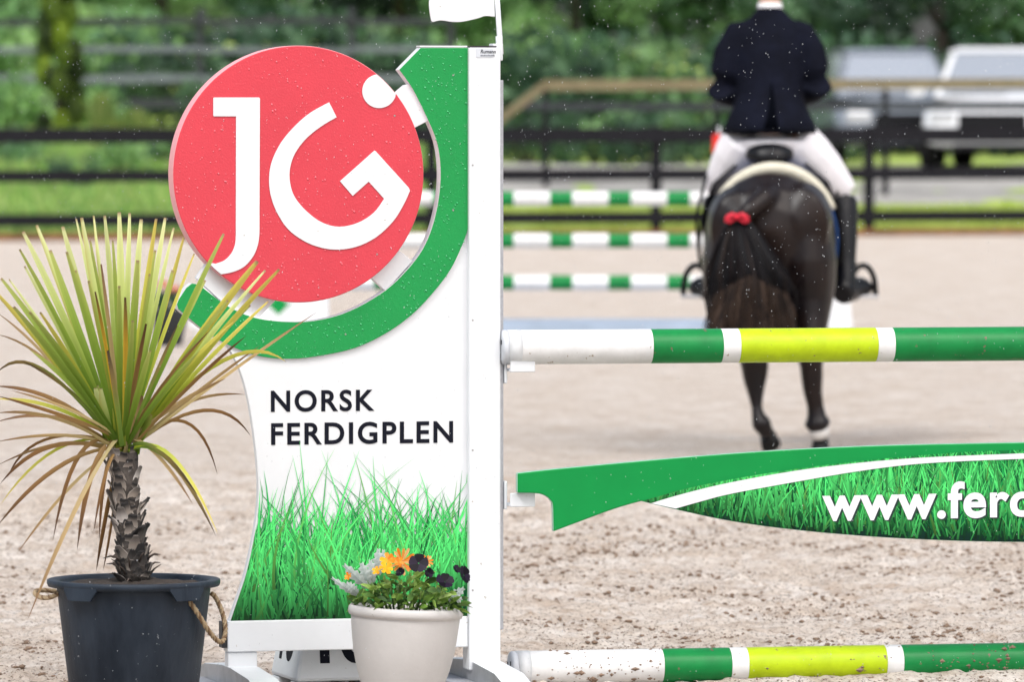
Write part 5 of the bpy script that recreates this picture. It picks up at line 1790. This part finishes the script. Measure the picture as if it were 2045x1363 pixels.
for i in range(300):
    px = rg.uniform(712, 915); dy = rg.uniform(-.14, .10)
    k = 1 - ((px - 815) / 115) ** 2
    py = 1212 + (px - 811) * .04 - rg.uniform(-6, 62) * max(.25, k)
    b = ql(px, py, dy)
    L = rg.uniform(.022, .052)
    a = rg.uniform(0, 6.28)
    out = (px - 811) / 115
    tip = b + Vector((L * (math.cos(a) * .8 + out * .25), -L * abs(math.sin(a)) * .8, L * rg.uniform(-.5, .7)))
    blade(b, tip, rg.uniform(.010, .022), greens[rg.choice([0, 0, 1, 1, 2, 2, 3, 4])], n=4)
for i in range(26):   # stems
    px = rg.uniform(725, 905)
    e = ql(px, 1150 + abs(px - 815) * .25 + rg.uniform(-12, 30), rg.uniform(-.08, .08))
    b = Vector(((e.x) * .55, e.y * .5, .0))
    tube('stem', [b, b.lerp(e, .6) + Vector((0, 0, .01)), e], [.0022, .002, .0014], mat('flower_stem', (.10, .18, .05), .6), fl, n=5)
# silver dusty leaves, lobed
def silver(base, tip, w):
    base, tip = ql(*base), ql(*tip)
    d = tip - base
    s = d.cross(Vector((0, -1, .15))).normalized()
    V, C, Fc = [], [], []
    n = 9
    for i in range(n + 1):
        t = i / n
        hw = w * (.18 + .82 * math.sin(math.pi * min(1, .1 + t * .85))) * (1 if i % 2 else .55) * .5
        p = base + d * t + Vector((0, -.01 * math.sin(t * 3), 0))
        V += [p - s * hw + d * (.05 if i % 2 else 0), p + Vector((0, -.003, 0)), p + s * hw + d * (.05 if i % 2 else 0)]
        C += [(.42, .47, .45), (.34, .40, .38), (.46, .50, .48)]
    for i in range(n):
        for j in range(2):
            Fc.append((3 * i + j, 3 * i + j + 1, 3 * i + j + 4, 3 * i + j + 3))
    o = mesh('silver_leaf', V, Fc, FLEAF, fl, smooth=False, cols=C)
    return o
for b, t, w in (((735, 1175, .0), (688, 1130, -.02), .036), ((738, 1172, .02), (722, 1126, .02), .040), ((745, 1165, .02), (740, 1120, .03), .036), ((752, 1150, .03), (756, 1098, .04), .034), ((757, 1150, .03), (766, 1100, .05), .028), ((712, 1190, -.04), (664, 1156, -.05), .024), ((715, 1186, -.05), (692, 1165, -.06), .034), ((895, 1200, -.05), (926, 1176, -.05), .034), ((898, 1205, -.05), (922, 1196, -.06), .030)):
    silver(b, t, w)
# flowers: petals round a centre
def flower(name, px, py, y, r, petals, cols, face, cup=.25, wide=1.0):
    c = ql(px, py, y)
    root = empty(name, c, 0, fl)
    f = Vector(face).normalized()
    a0 = f.orthogonal().normalized(); b0 = f.cross(a0)
    for k in range(petals):
        an = 6.2832 * k / petals + random.uniform(-.1, .1)
        d = a0 * math.cos(an) + b0 * math.sin(an)
        s = f.cross(d).normalized()
        L = r * random.uniform(.88, 1.1)
        w = wide * L * 3.0 / petals
        V, C = [], []
        col = np.array(cols[k % len(cols)])
        for i, (t, ww) in enumerate(((0.05, .25), (.4, .75), (.75, 1.0), (.93, .8), (1.0, .35))):
            p = d * (L * t) + f * (cup * L * (t ** 1.5) - (.35 * L * max(0, t - .7) ** 1.3 if cup > .2 else 0))
            V += [p - s * w * ww * .5, p + f * .002 * (1 - t) - f * .0015, p + s * w * ww * .5]
            C += [col * (.85 + .2 * t), col * .8, col * (.9 + .2 * t)]
        Fc = [(3 * i + j, 3 * i + j + 1, 3 * i + j + 4, 3 * i + j + 3) for i in range(4) for j in range(2)]
        mesh('petal', V, Fc, FLEAF, root, smooth=True, cols=C)
    return root
OR = [(.85, .30, .015), (.80, .22, .01), (.88, .36, .05)]
YE = [(.85, .48, .01), (.86, .40, .01)]
STR = [(.85, .32, .06), (.80, .22, .02), (.86, .46, .18)]
BK = [(.006, .003, .009), (.020, .011, .030), (.010, .006, .016)]
flower('orange_flower', 774, 1119, -.09, .022, 6, YE + OR, (-.3, -1, .5), .15, 1.2)
flower('orange_flower', 796, 1124, -.06, .016, 6, OR, (.1, -1, .6), .2, 1.2)
flower('striped_flower', 803, 1123, -.04, .040, 15, STR, (.15, -1, .25), .35, 1.1)
flower('striped_flower', 852, 1122, .04, .020, 10, STR, (.5, -1, .4), .3, 1.1)
flower('yellow_flower', 771, 1136, -.11, .022, 6, YE, (.2, -1, .9), .1, 1.2)
flower('yellow_flower', 752, 1140, -.09, .014, 5, YE, (-.3, -1, .8), .1, 1.2)
flower('orange_flower', 696, 1153, -.06, .013, 6, OR, (-.5, -.8, .5), .5, 1.1)
flower('dark_petunia', 836, 1126, -.10, .030, 5, BK, (.0, -1, .45), .25, 1.75)
flower('dark_petunia', 889, 1164, -.13, .027, 5, BK, (.25, -.8, .7), .45, 1.75)
flower('dark_petunia', 926, 1150, -.06, .026, 5, BK, (.8, -.5, .3), .3, 1.75)
flower('dark_petunia', 912, 1139, -.02, .014, 5, BK, (.5, -.6, .6), .4, 1.75)
flower('dark_petunia', 800, 1145, -.08, .015, 5, BK, (-.3, -.8, .6), .5, 1.75)
flower('dark_petunia', 856, 1146, -.09, .014, 5, BK, (.2, -.8, .3), .5, 1.75)
tag(fl, 'orange, yellow and near black flowers with silver leaves in the cream pot', 'flowers')

# ================================================================== RAIN
def rain():
    rg = np.random.default_rng(99)
    n = 9500
    X = rg.uniform(-2.4, 2.4, n); Y = rg.uniform(18.4, 22.6, n); Z = rg.uniform(.02, 2.7, n)
    r = .00055 + .0008 * rg.random(n) ** 2
    base = np.array([(1, 0, 0), (-1, 0, 0), (0, 1, 0), (0, -1, 0), (0, 0, 2.4), (0, 0, -1.8)])
    bf = np.array([(4, 0, 2), (4, 2, 1), (4, 1, 3), (4, 3, 0), (5, 2, 0), (5, 1, 2), (5, 3, 1), (5, 0, 3)])
    V = base[None] * r[:, None, None] + np.stack([X, Y, Z], 1)[:, None, :]
    Fq = (bf[None] + 6 * np.arange(n)[:, None, None]).reshape(-1, 3)
    o = np_mesh('rain', V.reshape(-1, 3), Fq, mat('rain_water', (.55, .58, .61), .15, spec=.5), smooth=True)
    tag(o, 'fine rain drops falling in front of the arena', 'rain', kind='stuff')
rain()
